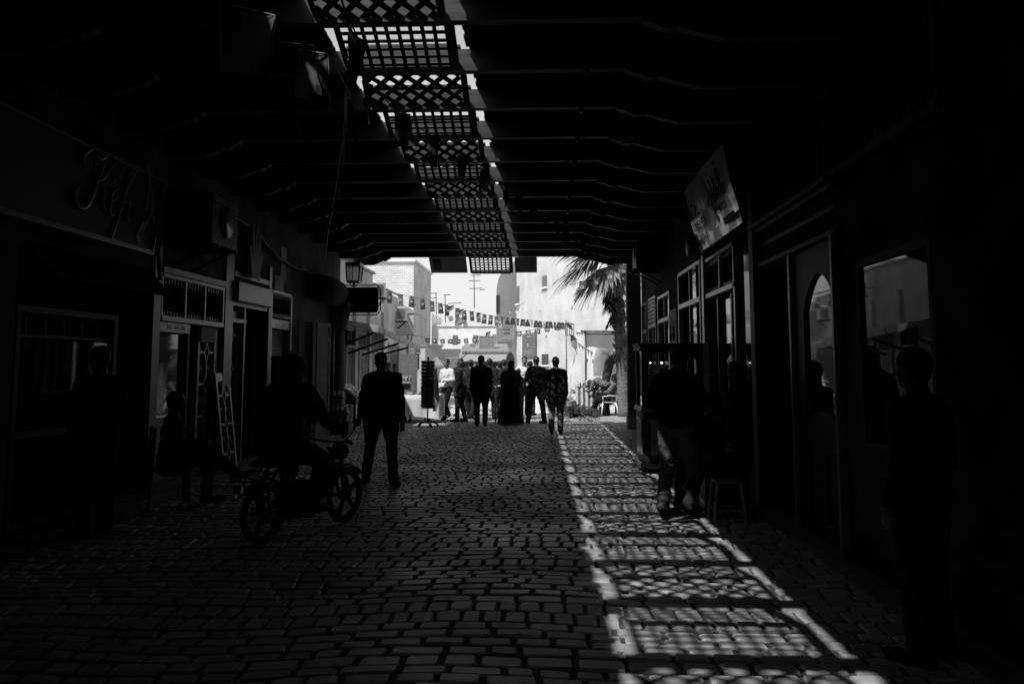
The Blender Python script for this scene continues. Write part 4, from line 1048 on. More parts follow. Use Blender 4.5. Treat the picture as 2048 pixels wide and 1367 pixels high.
# hanging clothes on the wall side line
def hang(name,label,cat,pts,Y,m,frng=0):
    P3=[AY(x,y,Y) for x,y in pts]; c=P3[0].copy(); mb=MB(); n=len(P3)
    mb.add([(p-c)+V((0,.05*math.sin(i*2.1),0)) for i,p in enumerate(P3)]+[(p-c)+V((0,.07+.05*math.sin(i*2.1),0)) for i,p in enumerate(P3)],[tuple(range(n)),tuple(range(n,2*n))[::-1]]+[(i,(i+1)%n,n+(i+1)%n,n+i) for i in range(n)])
    o=mb.build(name,m); o.location=c; tag(o,label,cat); return o
hang('hanging_garment','grey garment hanging in front of the white wall beside the thin pipe','clothing',[(1141,668),(1148,672),(1154,678),(1155,696),(1150,699),(1148,696),(1143,692),(1141,680)],31,'wall_grey')
hang('hanging_scarf','thin dark scarf tail dangling below the grey garment','scarf',[(1149,696),(1152,699),(1156,708),(1154,708)],31,'trim_md')
hang('hanging_shawl','patterned shawl end draped from the top of the bunting pole','shawl',[(1133,645),(1139,643),(1139,648),(1144,653),(1146,660),(1141,658),(1135,652)],31,'wall_grey')
# frame lantern shape
e=thing('bird_cage',AY(1139,670,31),'slim barred cage hanging beside the pipe on the white wall','cage'); mb=MB()
for k in range(5): mb.tube([(-.16+k*.08,0,.0),(-.16+k*.08,0,.42)],.012,4)
mb.build('bars','iron',e); mb=MB(); mb.box((-.18,-.08,.42),(.18,.08,.45)); mb.box((-.18,-.08,-.02),(.18,.08,0)); mb.build('ends','iron',e)
def tri_bunting(label,p0,p1,n,Y,s=.22):
    a=AY(*p0,Y);b=AY(*p1,Y); mb=MB()
    e=thing('lace_bunting',a,label,'bunting')
    mb.tube([(0,0,0),tuple((b-a)*.5+V((0,0,-.05))),tuple(b-a)],.012,4)
    mb.build('cord','cable',e); mb=MB()
    for i in range(n):
        p=(b-a)*((i+.1)/n); q=(b-a)*((i+.9)/n); m_=(p+q)/2+V((0,0,-s)); mb.prism([p,q,m_],(0,.01,0))
    mb.build('pennants','wall_grey',e)
tri_bunting('row of grey triangular pennants slanting down towards the stall canopy',(1156,685),(1186,705),5,30)
tri_bunting('short level row of grey pennants beside the pipe under the palm',(1152,664),(1172,664),4,30,.16)
for i,(x,y) in enumerate(((1175,716),(1186,717))):
    hang('hanging_pouch',('left of two small dark pouches hanging below the pennants','right of two small dark pouches hanging below the pennants')[i],'pouch',[(x,y),(x+1.5,y+4),(x+1,y+8),(x-1.5,y+8),(x-1.5,y+3)],30,'trim_md')
# folded cloth bundle & rolled carpet
a=AY(1192,745,27.5)
e=thing('draped_dress_form',V((AY(1205,745,27.5).x,27.5,0)),'pale draped cloth hung from the stall canopy like a long coat','garment')
mb=MB(); h0=AY(1205,752,27.5).z; h1=AY(1205,696,27.5).z
ring=[]
for j,(z,w1) in enumerate(((h0,.3),(h0+.35,.31),(h1-.3,.27),(h1-.05,.2),(h1,.12))):
    ring.append([(w1*math.cos(t)*(1+.05*math.sin(5*t)),.14*math.sin(t),z) for t in [2*PI*k/20 for k in range(20)]])
mb.add(sum(ring,[]),[(j*20+k,j*20+(k+1)%20,(j+1)*20+(k+1)%20,(j+1)*20+k) for j in range(4) for k in range(20)]+[tuple(range(80,100))],True)
mb.build('cloth','cloth_g',e); mb=MB(); mb.tube([(0,0,0),(0,0,h0+.1)],.02); mb.build('stand','iron',e)
a=AY(1212,747,27); b=AY(1233,700,27)
e=thing('rolled_rug',V((a.x,27,0)),'dark rolled rug with a white end leaning beside the palm trunk','rug')
mb=MB(); mb.tube([(-.12,0,.0),(-.02,0,a.z-.25),(.13,.1,(a.z+b.z)/2),(b.x-a.x,.2,b.z-.25)],[.14,.14,.17,.2],14); mb.build('roll','cloth_d',e)
mb=MB(); mb.tube([(b.x-a.x-.01,.2,b.z-.26),(b.x-a.x+.04,.22,b.z)],[.205,.16],14); mb.build('white_end','white',e)
a=AY(1232,755,28); b=AY(1262,697,28)
o=MB(); o.box((0,0,-.0),(b.x-a.x+.6,.5,b.z)); o=o.build('rough_garden_wall',brick_mat('rough_wall',.3,.24,.16,3,.25,.5,.03)); o.location=(a.x,28,0); tag(o,'rough grey block wall behind the palm trunk and seated man','wall')

# ------------------------------------------------------------------ palm
random.seed(11)
PY=25.4; pc=AY(1228,522,PY); pb=V((AY(1232,740,PY).x+.25,PY,0))
pt=thing('fan_palm',pb,'shaggy fan palm with drooping split fronds behind the right roof end','palm tree')
top=pc-pb
mb=MB(); N_=26; pts=[V((top.x*(i/N_)**1.5,0,top.z*i/N_)) for i in range(N_+1)]; mb.tube(pts,[.2-.05*(i/N_)+.015*(i%2) for i in range(N_+1)],12)
mb.build('trunk','bark',pt)
mb=MB()
for i in range(260): # old leaf bases
    t=rnd(.3,1); p=V((top.x*t**1.5,0,top.z*t)); a_=rnd(0,2*PI); d=V((math.cos(a_),math.sin(a_),0)); r0=.17; l=rnd(.1,.2)
    q=p+d*r0; e_=q+d*l*.8+V((0,0,l*.7)); w_=V((-d.y,d.x,0))*rnd(.03,.06)
    mb.add([q-w_,q+w_,e_+w_*.3,e_-w_*.3,q-w_+V((0,0,-.06)),q+w_+V((0,0,-.06))],[(0,1,2,3),(5,4,3,2)])
mb.build('leaf_bases','bark',pt)
def fan(mb,org,dirv,size,spread=150,n=26,droop=.25,pet=.5,roll=0):
    d=V(dirv).normalized(); s=d.cross(V((0,0,1)))
    if s.length<.1: s=V((0,1,0))
    s.normalize(); s=Quaternion(d,roll)@s; nn=s.cross(d)
    hub=V(org)+d*pet; mb.tube([V(org),V(org)+d*pet*.5+V((0,0,.04)),hub],[.025,.018,.014],5)
    for i in range(n):
        a_=math.radians(-spread/2+spread*i/(n-1)); u=d*math.cos(a_)+s*math.sin(a_); l=size*(1-.25*abs(2*i/(n-1)-1)**2)*rnd(.9,1.05)
        v=nn.cross(u).normalized(); bend=droop*rnd(.5,1.5); P_=[]
        for t,w_ in ((.04,.012),(.35,.046),(.65,.038),(.88,.016),(1,.002)):
            c=hub+u*l*t+V((0,0,-bend*l*(t**2.6)))+nn*(.02*((i%2)*2-1)*t)
            P_.append((c-v*w_*size,c+nn*.012,c+v*w_*size))
        vs=sum(P_,()); mb.add(vs,[(3*k+j,3*k+j+1,3*k+4+j,3*k+3+j) for k in range(4) for j in (0,1)])
mb=MB()
crown=top
fan(mb,crown+V((-.15,-.15,.0)),(-.85,-.45,-.2),1.6,110,34,.35,.45,.15)
fan(mb,crown+V((-.05,-.2,.0)),(-.5,-.6,-.6),1.5,140,34,.3,.35,.2)
fan(mb,crown+V((0,-.1,.15)),(-.9,-.4,.2),1.5,120,30,.35,.85)
fan(mb,crown+V((0,-.1,0)),(.1,-.7,-.7),1.2,130,30,.2,.3)
fan(mb,crown+V((0,0,.1)),(.3,-.8,.1),1.1,150,26,.35,.5)
fan(mb,crown+V((-.1,-.3,.1)),(-.7,-.6,-.05),1.35,150,36,.4,.4,.3)
fan(mb,crown+V((.0,-.3,.0)),(-.1,-.6,-.8),1.1,160,32,.15,.3)
fan(mb,crown+V((-.3,-.2,-.05)),(-.6,-.3,-.75),1.1,120,28,.15,.35)
for a_ in range(10):
    t=2*PI*a_/10+.3; fan(mb,crown+V((0,0,.1)),(math.cos(t),math.sin(t),rnd(-.1,.9)),rnd(1.0,1.25),150,24,rnd(.2,.45),rnd(.5,.8),rnd(-.3,.3))
mb.build('frond_crown','frond',pt)
mb=MB()
for a_ in range(24):
    t=rnd(0,2*PI); fan(mb,crown+V((0,0,-rnd(.2,1.6))),(math.cos(t)*.45,math.sin(t)*.45,-1),rnd(.4,.65),70,12,.05,.3)
mb.build('dead_skirt','frond_d',pt)
# ------------------------------------------------------------------ people
_ico=bmesh.new(); bmesh.ops.create_uvsphere(_ico,u_segments=16,v_segments=10,radius=1.); _iv=[v.co.copy() for v in _ico.verts]; _if=[tuple(v.index for v in f.verts) for f in _ico.faces]; _ico.free()
class Blob:
    def __init__(s): s.v=[]; s.f=[]
    def ell(s,c,r,rot=None):
        o=len(s.v); c=V(c)
        for p in _iv:
            q=V((p.x*r[0],p.y*r[1],p.z*r[2]))
            if rot is not None: q=rot@q
            s.v.append(tuple(c+q))
        s.f+=[tuple(i+o for i in f) for f in _if]
    def cap(s,p,q,r0,r1,n=12,fl=1.,side=None):
        """tapered capsule, fl flattens along the axis normal to 'side'"""
        p=V(p);q=V(q); d=q-p
        if d.length<1e-5: s.ell(p,(r0,)*3); return
        dn=d.normalized(); x=V(side) if side is not None else dn.cross(V((0,1,0)))
        x=x-dn*x.dot(dn)
        if x.length<1e-3: x=dn.cross(V((1,0,0)))
        x.normalize(); y=dn.cross(x)
        o=len(s.v); rings=[]
        K_=4
        for k in range(K_+1): t=PI/2*k/K_; rings.append((p-dn*r0*math.cos(t),r0*math.sin(t)))
        for k in range(K_+1): t=PI/2*k/K_; rings.append((q+dn*r1*math.sin(t),r1*math.cos(t)))
        for c,r in rings:
            r=max(r,1e-4); s.v+=[tuple(c+x*r*math.cos(2*PI*k/n)+y*r*fl*math.sin(2*PI*k/n)) for k in range(n)]
        m=len(rings); s.f+=[(o+i*n+k,o+i*n+(k+1)%n,o+(i+1)*n+(k+1)%n,o+(i+1)*n+k) for i in range(m-1) for k in range(n)]
        s.f+=[tuple(o+k for k in range(n))[::-1],tuple(o+(m-1)*n+k for k in range(n))]
    def chain(s,pts,rs,**k):
        for i in range(len(pts)-1): s.cap(pts[i],pts[i+1],rs[i],rs[i+1],**k)
    def build(s,name,m,parent,vox,smooth=3,wr=0.,seed=0,wscale=9.,cut=None):
        me=bpy.data.meshes.new(name); me.from_pydata(s.v,[],s.f); me.update()
        o=bpy.data.objects.new(name,me); C.objects.link(o)
        md=o.modifiers.new('r','REMESH'); md.mode='VOXEL'; md.voxel_size=vox; md.use_smooth_shade=True
        sm=o.modifiers.new('s','SMOOTH'); sm.factor=.5; sm.iterations=smooth
        dg=bpy.context.evaluated_depsgraph_get(); me2=bpy.data.meshes.new_from_object(o.evaluated_get(dg))
        o.modifiers.clear(); o.data=me2; bpy.data.meshes.remove(me)
        if wr:
            off=V((seed*3.1,seed*1.7,seed*.9)); ns=[v.normal.copy() for v in me2.vertices]
            for v,nn in zip(me2.vertices,ns):
                q=V((v.co.x*wscale,v.co.y*wscale,v.co.z*wscale*1.6))+off
                v.co+=nn*wr*(1-2*abs(mnoise.noise(q)))*1.0+nn*wr*.5*mnoise.noise(q*2.3)
        for p in me2.polygons: p.use_smooth=True
        me2.name=name; me2.materials.clear(); me2.materials.append(M[m] if isinstance(m,str) else m); o.parent=parent; return o
DEF=dict(pel=(0,0,.95),chest=(0,0,1.27),neck=(0,-.015,1.47),head=(0,.02,1.635),
 shL=(-.175,-.01,1.395),elL=(-.225,-.03,1.13),wrL=(-.235,.04,.89),shR=(.175,-.01,1.395),elR=(.225,-.03,1.13),wrR=(.235,.04,.89),
 hiL=(-.09,0,.92),knL=(-.105,.02,.5),anL=(-.115,-.02,.09),hiR=(.09,0,.92),knR=(.105,.02,.5),anR=(.115,-.02,.09),
 ftL=(-.03,.17),ftR=(.03,.17),look=(0,1,0))
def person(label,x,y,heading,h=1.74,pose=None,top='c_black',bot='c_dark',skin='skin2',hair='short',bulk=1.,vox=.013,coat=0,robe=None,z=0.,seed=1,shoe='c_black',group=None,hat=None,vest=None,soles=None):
    J={k:V(v) if (isinstance(v,tuple) and len(v)==3) else v for k,v in {**DEF,**(pose or {})}.items()}
    e=thing('person',(x,y,z),label,'person',group,math.radians(heading)); s=h/1.75; e.scale=(s,s,s)
    look=J['look'].normalized(); up0=(J['head']-J['neck']).normalized(); lat=(J['shR']-J['shL']).normalized(); hl=look.cross(V((0,0,1)))
    if hl.length<.1: hl=lat
    hl.normalize(); hu=hl.cross(look).normalized()
    R=Matrix((hl,look,hu)).transposed()
    H=J['head']; hp_=lambda a,b,c: H+hl*a+look*b+hu*c
    sp_=(J['chest']-J['pel']).normalized(); fr=sp_.cross(lat)*-1; 
    if fr.dot(V((0,1,0)))<0 and not pose: fr=-fr
    RT=Matrix((lat,fr,sp_)).transposed()
    b=Blob()
    b.ell(hp_(0,-.005,.03),(.079,.1,.095),R); b.ell(hp_(0,.022,-.045),(.06,.07,.075),R); b.ell(hp_(0,.055,-.085),(.03,.03,.025),R)
    b.cap(hp_(0,.085,.02),hp_(0,.108,-.025),.011,.016); b.ell(hp_(0,.083,-.058),(.026,.015,.012),R)
    for q in (-1,1):
        b.ell(hp_(q*.078,-.005,-.01),(.012,.022,.032),R); b.ell(hp_(q*.031,.078,.035),(.022,.016,.01),R); b.ell(hp_(q*.045,.05,-.02),(.022,.03,.02),R)
    b.cap(J['neck']-up0*.05,H+V((0,0,-.06))-look*.015,.07,.062)
    # core, inside the clothes
    b.ell(J['chest'],(.13,.09,.17),RT); b.ell((J['chest']+J['pel'])/2,(.12,.085,.15),RT); b.ell(J['pel'],(.13,.09,.11),RT); b.cap(J['chest'],J['neck'],.08,.05)
    for q in 'LR':
        b.chain([J['neck']-V((0,0,.06)),J['sh'+q],J['el'+q],J['wr'+q]],[.05,.048,.038,.027])
        b.chain([J['hi'+q],J['kn'+q],J['an'+q]],[.075,.05,.036]); a_=J['an'+q]; f=J['ft'+q]
        b.cap(a_+V((0,0,-.03)),V((a_.x+f[0],a_.y+f[1],a_.z-.055)) if len(f)==2 else V(f),.032,.025)
        # hand
        w=J['wr'+q]; d=J.get('hd'+q) or (w-J['el'+q]); d=V(d).normalized(); sg=-1 if q=='L' else 1
        pn=J.get('pn'+q) or V((-sg,0,0)); pn=V(pn); pn=(pn-d*pn.dot(d)).normalized(); sd=d.cross(pn)  # across the palm
        if sd.dot(V((0,1,0)))<0: sd=-sd
        pc_=w+d*.05; b.cap(w,w+d*.02,.026,.03,fl=.7,side=sd); b.cap(w+d*.025,w+d*.075,.036,.038,fl=.45,side=sd)
        curl=J.get('curl',.35)
        for k,(o_,l) in enumerate(((.028,.078),(.010,.087),(-.009,.08),(-.026,.062))):
            a0=w+d*.085+sd*o_; d1=(d+pn*curl*.6).normalized(); d2=(d+pn*curl*1.8).normalized(); d3=(d+pn*curl*3.).normalized()
            p1=a0+d1*l*.45; p2=p1+d2*l*.32; p3=p2+d3*l*.25; rr=max(.0085,vox*.75); b.chain([a0,p1,p2,p3],[rr*1.1,rr,rr*.95,rr*.85],n=8)
        t0=w+d*.03+sd*.03; t1=t0+(d*.6+sd*.7+pn*.3).normalized()*.04; b.chain([t0,t1,t1+(d+pn*.4).normalized()*.032],[.014,.011,.009],n=8)
    b.build('body',skin,e,vox*.8 if vox<.011 else vox,2)
    # trousers
    if robe is None:
        b=Blob(); b.ell(J['pel']-sp_*.02,(.168*bulk,.118*bulk,.13),RT); 
        for q in 'LR':
            b.cap(J['pel']+lat*(.07 if q=='R' else -.07),J['hi'+q],.1*bulk,.1*bulk)
            m_=J['hi'+q].lerp(J['kn'+q],.5); b.chain([J['hi'+q],m_,J['kn'+q]],[.1*bulk,.088*bulk,.07]); an=J['an'+q]; kn=J['kn'+q]; b.chain([kn,kn.lerp(an,.5),an+(an-kn).normalized()*-.0],[.07,.068,.064])
        b.build('trousers',bot,e,vox,3,.011,seed,9)
    # top
    b=Blob(); t=1.0*bulk
    b.ell(J['chest']+sp_*.03,(.185*t,.122*t,.18),RT); b.ell(J['chest'].lerp(J['pel'],.5),(.168*t,.12*t,.17),RT); b.ell(J['pel']+sp_*.03,(.18*t,.13*t,.13 if not coat else .15),RT); b.ell(J['chest'].lerp(J['pel'],.75),(.176*t,.127*t,.15),RT)
    b.cap(J['chest']+sp_*.12,J['neck']-up0*.02,.1,.066)
    for q in 'LR':
        b.chain([J['neck']-up0*.0,J['neck'].lerp(J['sh'+q],.5)-up0*.0,J['sh'+q]],[.05,.058*t,.06*t],n=12); el=J['el'+q]; wr=J['wr'+q]
        b.chain([J['sh'+q],J['sh'+q].lerp(el,.5),el,el.lerp(wr,.5),wr-(wr-el).normalized()*.01],[.068*t,.062*t,.055,.05,.043])
        if coat: b.cap(J['hi'+q]+sp_*.05,J['hi'+q].lerp(J['kn'+q],coat),.11*t,.12*t)
    if robe: pass
    b.build('jacket',top,e,vox,3,.014,seed+3,8)
    b=Blob(); b.chain([J['neck']-up0*.01+fr*.0,J['neck']+up0*.03],[.07,.064]); b.build('collar',top,e,vox,1)
    if vest:
        b=Blob(); b.ell(J['chest']+fr*.03,(.16*t,.115*t,.2),RT); b.ell(J['chest'].lerp(J['pel'],.5)+fr*.02,(.15*t,.118*t,.18),RT); b.build('vest',vest,e,vox,3,.006,seed)
    if robe:
        mb=MB(); n=40; rings=[(.2,1.32),(.25,1.05),(.28,.85),(.31,.5),(.34,.2),(.36,.03)]; vs=[]
        for r_,zz in rings:
            for k in range(n):
                a_=2*PI*k/n; w_=1+.05*math.sin(a_*7+seed)*(1.35-zz)+.02*math.sin(a_*15); vs.append((r_*w_*math.cos(a_),r_*.75*w_*math.sin(a_),zz))
        mb.add(vs,[(i*n+k,i*n+(k+1)%n,(i+1)*n+(k+1)%n,(i+1)*n+k) for i in range(len(rings)-1) for k in range(n)],True); mb.build('robe_skirt',robe,e)
    for q in 'LR':
        b=Blob(); a_=J['an'+q]; f=J['ft'+q]; f2=V((f[0],f[1],0)) if len(f)==2 else V(f)-a_
        t_=(a_+V((f2.x,f2.y,-.05))) if len(f)==2 else V(f); hl_=a_-V((f2.x,f2.y,0)).normalized()*.05+V((0,0,-.045))
        b.cap(hl_,t_,.042,.036,fl=.85); b.cap(a_+V((0,0,.02)),a_+V((0,0,-.03)),.047,.045); b.cap(hl_+V((0,0,-.015)),t_+V((0,0,-.012)),.04,.036,fl=.5)
        b.build('shoe',shoe,e,max(.009,vox*.8),2)
    b=Blob()
    if hair=='short': b.ell(hp_(0,-.018,.045),(.086,.105,.093),R); b.ell(hp_(0,-.055,-.01),(.066,.05,.07),R); b.build('hair','hair',e,.009,2,.003,seed,40)
    elif hair=='bald': b.ell(hp_(0,-.05,-.005),(.073,.055,.06),R); b.build('hair','hair',e,.009,2)
    elif hair=='scarf':
        b.ell(hp_(0,-.02,.03),(.095,.115,.11),R); b.ell(hp_(0,-.03,-.07),(.085,.09,.09),R); b.cap(hp_(0,-.02,-.1),J['neck']-up0*.05,.09,.13); b.build('head_scarf',top,e,.011,3,.006,seed)
    if hat=='cap':
        b=Blob(); b.ell(hp_(0,-.01,.06),(.084,.104,.07),R); b.cap(hp_(0,.07,.06),hp_(0,.14,.05),.05,.045,fl=.25,side=hl); b.build('cap',top,e,.009,2)
    elif hat=='hood':
        b=Blob(); b.ell(hp_(0,-.02,.03),(.1,.12,.115),R); b.cap(hp_(0,-.04,-.06),J['neck']-up0*.03,.1,.11); b.build('hood',top,e,.01,3,.006,seed)
    return e
def walk(ph=1,arm=1.,st=.2):
    """left leg forward when ph=1"""
    a={}
    for q,f in (('L',ph),('R',-ph)):
        s=-1 if q=='L' else 1
        a['kn'+q]=(s*.1,.02+f*st*.6 if f>0 else .02,.5); a['an'+q]=(s*.1,f*st,.09 if f>0 else .14); a['ft'+q]=(s*.02,.16)
        if f<0: a['ft'+q]=(s*.1,-st+.13,.035)
        a['el'+q]=(s*.225,-.03-f*.05*arm,1.13); a['wr'+q]=(s*.235,.04-f*.14*arm,.895)
    return a
def at(px,py): p=G(px,py); return p.x,p.y
# --- near figures
x,y=at(762,966)
person('man in dark jacket and jeans walking towards the viewer beside the moped',x,y,180+12,1.80,
  dict(look=(.25,1,-.05),chest=(.015,.01,1.27),neck=(.02,.0,1.465),head=(.03,.04,1.625),hiL=(-.1,0,.92),hiR=(.1,0,.92),knL=(-.13,.16,.52),anL=(-.16,.2,.09),ftL=(-.07,.15),knR=(.15,.03,.5),anR=(.2,-.06,.09),ftR=(.1,.14),
   elL=(-.25,-.04,1.12),wrL=(-.26,.07,.88),elR=(.26,-.05,1.12),wrR=(.285,.03,.89)),coat=.15,bulk=1.22,vox=.0115,seed=2,top='c_black',bot='c_dark',skin='skin2')
# standing man at the cart
x,y=at(1352,1032)
person('broad man in dark jacket standing beside the glass cart, sunlight on his trouser leg',x+.04,y,-28,1.83,
  dict(knL=(-.12,-.02,.5),anL=(-.13,-.14,.1),ftL=(-.04,.17),knR=(.12,.08,.5),anR=(.1,.12,.09),elL=(-.29,-.02,1.16),wrL=(-.22,.18,1.03),elR=(.27,.02,1.15),wrR=(.16,.25,1.1),head=(0,.05,1.62),look=(.1,1,-.25)),bulk=1.2,vox=.0115,seed=5,top='c_black',bot='c_jean')
# seated man to the right of him
SIT=dict(pel=(0,0,.50),chest=(0,.03,.82),neck=(0,.03,1.03),head=(0,.06,1.19),shL=(-.175,.02,.98),shR=(.175,.02,.98),elL=(-.24,.06,.72),wrL=(-.15,.27,.62),elR=(.24,.06,.72),wrR=(.15,.27,.62),
  hiL=(-.1,.03,.5),hiR=(.1,.03,.5),knL=(-.13,.44,.5),knR=(.13,.44,.5),anL=(-.12,.46,.09),anR=(.12,.5,.09))
x,y=at(1425,1052)
person('hooded figure sitting low behind the broad man, one foot stuck out',1.95,9.3,128,1.75,{**SIT,'knL':(-.1,.42,.5),'anL':(-.1,.62,.11),'ftL':(0,.17)},hat='hood',bulk=1.1,vox=.012,seed=6,bot='c_dark')
st=thing('wooden_box_seat',(1.97,9.32,0),'plain wooden box the hooded figure sits on','seat')
mb=MB(); mb.box((-.2,-.2,.04),(.2,.2,.38)); mb.build('box','trim_dk',st,bevel=.01); mb=MB(); mb.box((-.22,-.22,.38),(.22,.22,.41)); mb.build('lid','trim_dk',st,bevel=.006)
mb=MB()
for sx in (-1,1): mb.box((sx*.21,-.2,.1),(sx*.215,.2,.14))
mb.build('batten','trim_md',st)
person('woman with long dark hair and long coat standing beside the plastic stool',2.12,8.95,62,1.66,{'elR':(.22,.05,1.15),'wrR':(.1,.2,1.12)},hair='scarf',coat=.8,bulk=1.12,vox=.012,seed=9)
# plastic stool
x,y=at(1455,1040)
ps=thing('plastic_stool',(x,y,0),'low pale plastic stool with open sides standing at the right doorway','stool')
mb=MB(); mb.box((-.14,-.14,.4),(.14,.14,.425)); mb.build('seat','trim_md',ps,bevel=.01)
for sx in (-1,1):
    for sy in (-1,1): mb=MB(); mb.bar((sx*.125,sy*.125,.4),(sx*.165,sy*.165,0),.035); mb.build('leg','trim_md',ps)
mb=MB()
for s in (-1,1): mb.bar((-.15,s*.155,.12),(.15,s*.155,.12),.02); mb.bar((s*.155,-.15,.12),(s*.155,.15,.12),.02)
mb.build('stretcher','trim_md',ps)
# right edge figure against the window
person('dark figure standing at the far right in front of the reflecting shop window',2.12,4.7,35,1.72,{},bulk=1.1,vox=.012,seed=12)
# left edge figure
person('dark figure standing at the far left in front of the glass display case',-4.35,7.7,60,1.8,{},bulk=1.1,vox=.012,seed=13)
# seated man left, legs crossed
cxx,cyy=-4.36,9.25
sc=thing('wooden_chair',(cxx,cyy,0),'dark wooden chair under the cross legged man on the left','chair',rz=math.radians(-58))
mb=MB(); mb.box((-.21,-.2,.43),(.21,.22,.46)); mb.build('seat','trim_dk',sc,bevel=.01)
for sx in (-1,1): 
    mb=MB(); mb.bar((sx*.18,.19,.43),(sx*.19,.21,0),.035); mb.build('leg','trim_dk',sc)
    mb=MB(); mb.bar((sx*.18,-.18,.92),(sx*.18,-.22,0),.035); mb.build('leg','trim_dk',sc)
mb=MB(); mb.box((-.19,-.2,.8),(.19,-.18,.9)); mb.box((-.19,-.2,.62),(.19,-.18,.68)); mb.build('backrest','trim_dk',sc); mb=MB(); mb.bar((-.18,.2,.2),(.18,.2,.2),.02); mb.build('stretcher','chrome',sc)
person('man in black sitting cross legged on a chair beside the left glass door',cxx,cyy,-58,1.75,{**SIT,'knL':(-.1,.44,.52),'anL':(-.08,.44,.09),'knR':(.06,.46,.6),'anR':(-.02,.78,.3),'ftR':(-.02,.95,.34),'wrR':(.12,.32,.72),'wrL':(-.12,.3,.68)},bulk=1.05,vox=.012,seed=14)

# --- moped and rider
rc=G(525,1088); fc=G(688,1043); hd=math.atan2(fc.y-rc.y,fc.x-rc.x)-PI/2
WB=(fc-rc).length
mo=thing('moped',(rc.x,rc.y,0),'old black moped with spoked cast wheels ridden away across the left of the paving','moped',rz=hd)
def mpart(mb,name,m,par=None,**k): return mb.build(name,m,par or mo,**k)
WR=.28
def wheel(yc,steer=0):
    t=MB(); N_=40
    for rr,w_,nm,m in ((WR-.025,.03,'wheel','rubber'),): t.tube([(0,yc+rr*math.cos(2*PI*k/N_),WR+rr*math.sin(2*PI*k/N_)) for k in range(N_)],.026,10,closed=True)
    o=mpart(t,'wheel','rubber')
    r=MB(); r.tube([(0,yc+(WR-.06)*math.cos(2*PI*k/N_),WR+(WR-.06)*math.sin(2*PI*k/N_)) for k in range(N_)],.014,8,closed=True)
    for k in range(5):
        a_=2*PI*k/5+.5; r.bar((0,yc+.03*math.cos(a_),WR+.03*math.sin(a_)),(0,yc+(WR-.06)*math.cos(a_),WR+(WR-.06)*math.sin(a_)),.03,.035,up=V((1,0,0)))
    r.lathe([(.055,-.04),(.06,0),(.055,.04)],(0,0,0),14,Matrix.Translation((0,yc,WR))@Matrix.Rotation(PI/2,4,'Y')); q=r.build('rim','iron',o)
    return o
wheel(0); wheel(WB)
for yc,a0,a1 in ((0,-.1,1.9),(WB,.6,2.5)):
    mb=MB(); n=14
    for sx in (0,):
        P_=[(yc+(WR+.035)*math.cos(a0+(a1+.6-a0)*k/n),WR+(WR+.035)*math.sin(a0+(a1+.6-a0)*k/n)) for k in range(n+1)]
        for k in range(n): mb.add([(-.05,P_[k][0],P_[k][1]-.012),(0,P_[k][0],P_[k][1]+.012),(.05,P_[k][0],P_[k][1]-.012),(-.05,P_[k+1][0],P_[k+1][1]-.012),(0,P_[k+1][0],P_[k+1][1]+.012),(.05,P_[k+1][0],P_[k+1][1]-.012)],[(0,1,4,3),(1,2,5,4)],True)
    mpart(mb,'mudguard','black')
mb=MB()
hx_=WB-.17; mb.tube([(0,hx_-.02,.72),(0,hx_-.12,.5),(0,.62,.33),(0,.42,.32),(0,.3,.45),(0,.2,.68)],[.03,.035,.04,.04,.03,.025],10)
for s in (-1,1):
    mb.tube([(s*.06,0,WR),(s*.07,.25,.3),(s*.05,.42,.32)],.016,8); mb.tube([(s*.07,0,WR),(s*.07,-.02,.52),(s*.06,.1,.66)],.016,8)
mpart(mb,'frame','black')
mb=MB()
for s in (-1,1): mb.tube([(s*.07,WB,WR),(s*.065,hx_+.04,.6),(s*.06,hx_-.01,.78)],[.022,.022,.018],8)
mb.box((-.09,hx_-.03,.6),(.09,hx_+.03,.64)); mb.box((-.08,hx_-.05,.76),(.08,hx_+.01,.79)); mpart(mb,'front_fork','iron')
hb_=mo
mb=MB(); mb.tube([(-.33,hx_-.17,.86),(-.25,hx_-.12,.88),(-.1,hx_-.02,.84),(.1,hx_-.02,.84),(.25,hx_-.12,.88),(.33,hx_-.17,.86)],.013,8); hbar=mpart(mb,'handlebar','iron')
mb=MB()
for s in (-1,1): mb.tube([(s*.34,hx_-.175,.857),(s*.23,hx_-.115,.878)],.02,8)
mb.build('grip','rubber',hbar)
for s in (-1,1): mb=MB(); mb.tube([(s*.23,hx_-.11,.88),(s*.27,hx_-.02,1.0)],.006,6); mb.ball((s*.28,hx_-.01,1.05),(.06,.015,.045)); mb.build('mirror','black',hbar)
mb=MB(); mb.lathe([(.03,-.1),(.08,-.06),(.095,.0),(.095,.03)],(0,0,0),16,Matrix.Translation((0,hx_+.08,.74))@Matrix.Rotation(-PI/2,4,'X')); hl_=mpart(mb,'headlight','black')
mb=MB(); mb.lathe([(.085,0),(.05,.02),(.005,.026)],(0,0,0),16,Matrix.Translation((0,hx_+.11,.74))@Matrix.Rotation(-PI/2,4,'X')); mb.build('lens','chrome',hl_)
b=Blob(); b.ell((0,.15,.73),(.13,.22,.05)); b.ell((0,.02,.73),(.14,.16,.045)); b.build('seat','rubber',mo,.012,2)
b=Blob(); b.ell((0,.5,.45),(.09,.14,.09)); b.ell((0,.55,.38),(.1,.1,.08)); b.build('tank','black',mo,.012,2)
b=Blob(); b.ell((0,.45,.26),(.09,.12,.08)); b.cap((0,.5,.24),(0,.6,.2),.07,.055); b.cap((.09,.4,.2),(.11,-.12,.24),.025,.032); b.build('engine','iron',mo,.011,1)
mb=MB(); 
for s in (-1,1): mb.bar((s*.1,-.28,.6),(s*.1,.08,.66),.014); mb.bar((s*.1,-.2,.6),(s*.07,0,.35),.012)
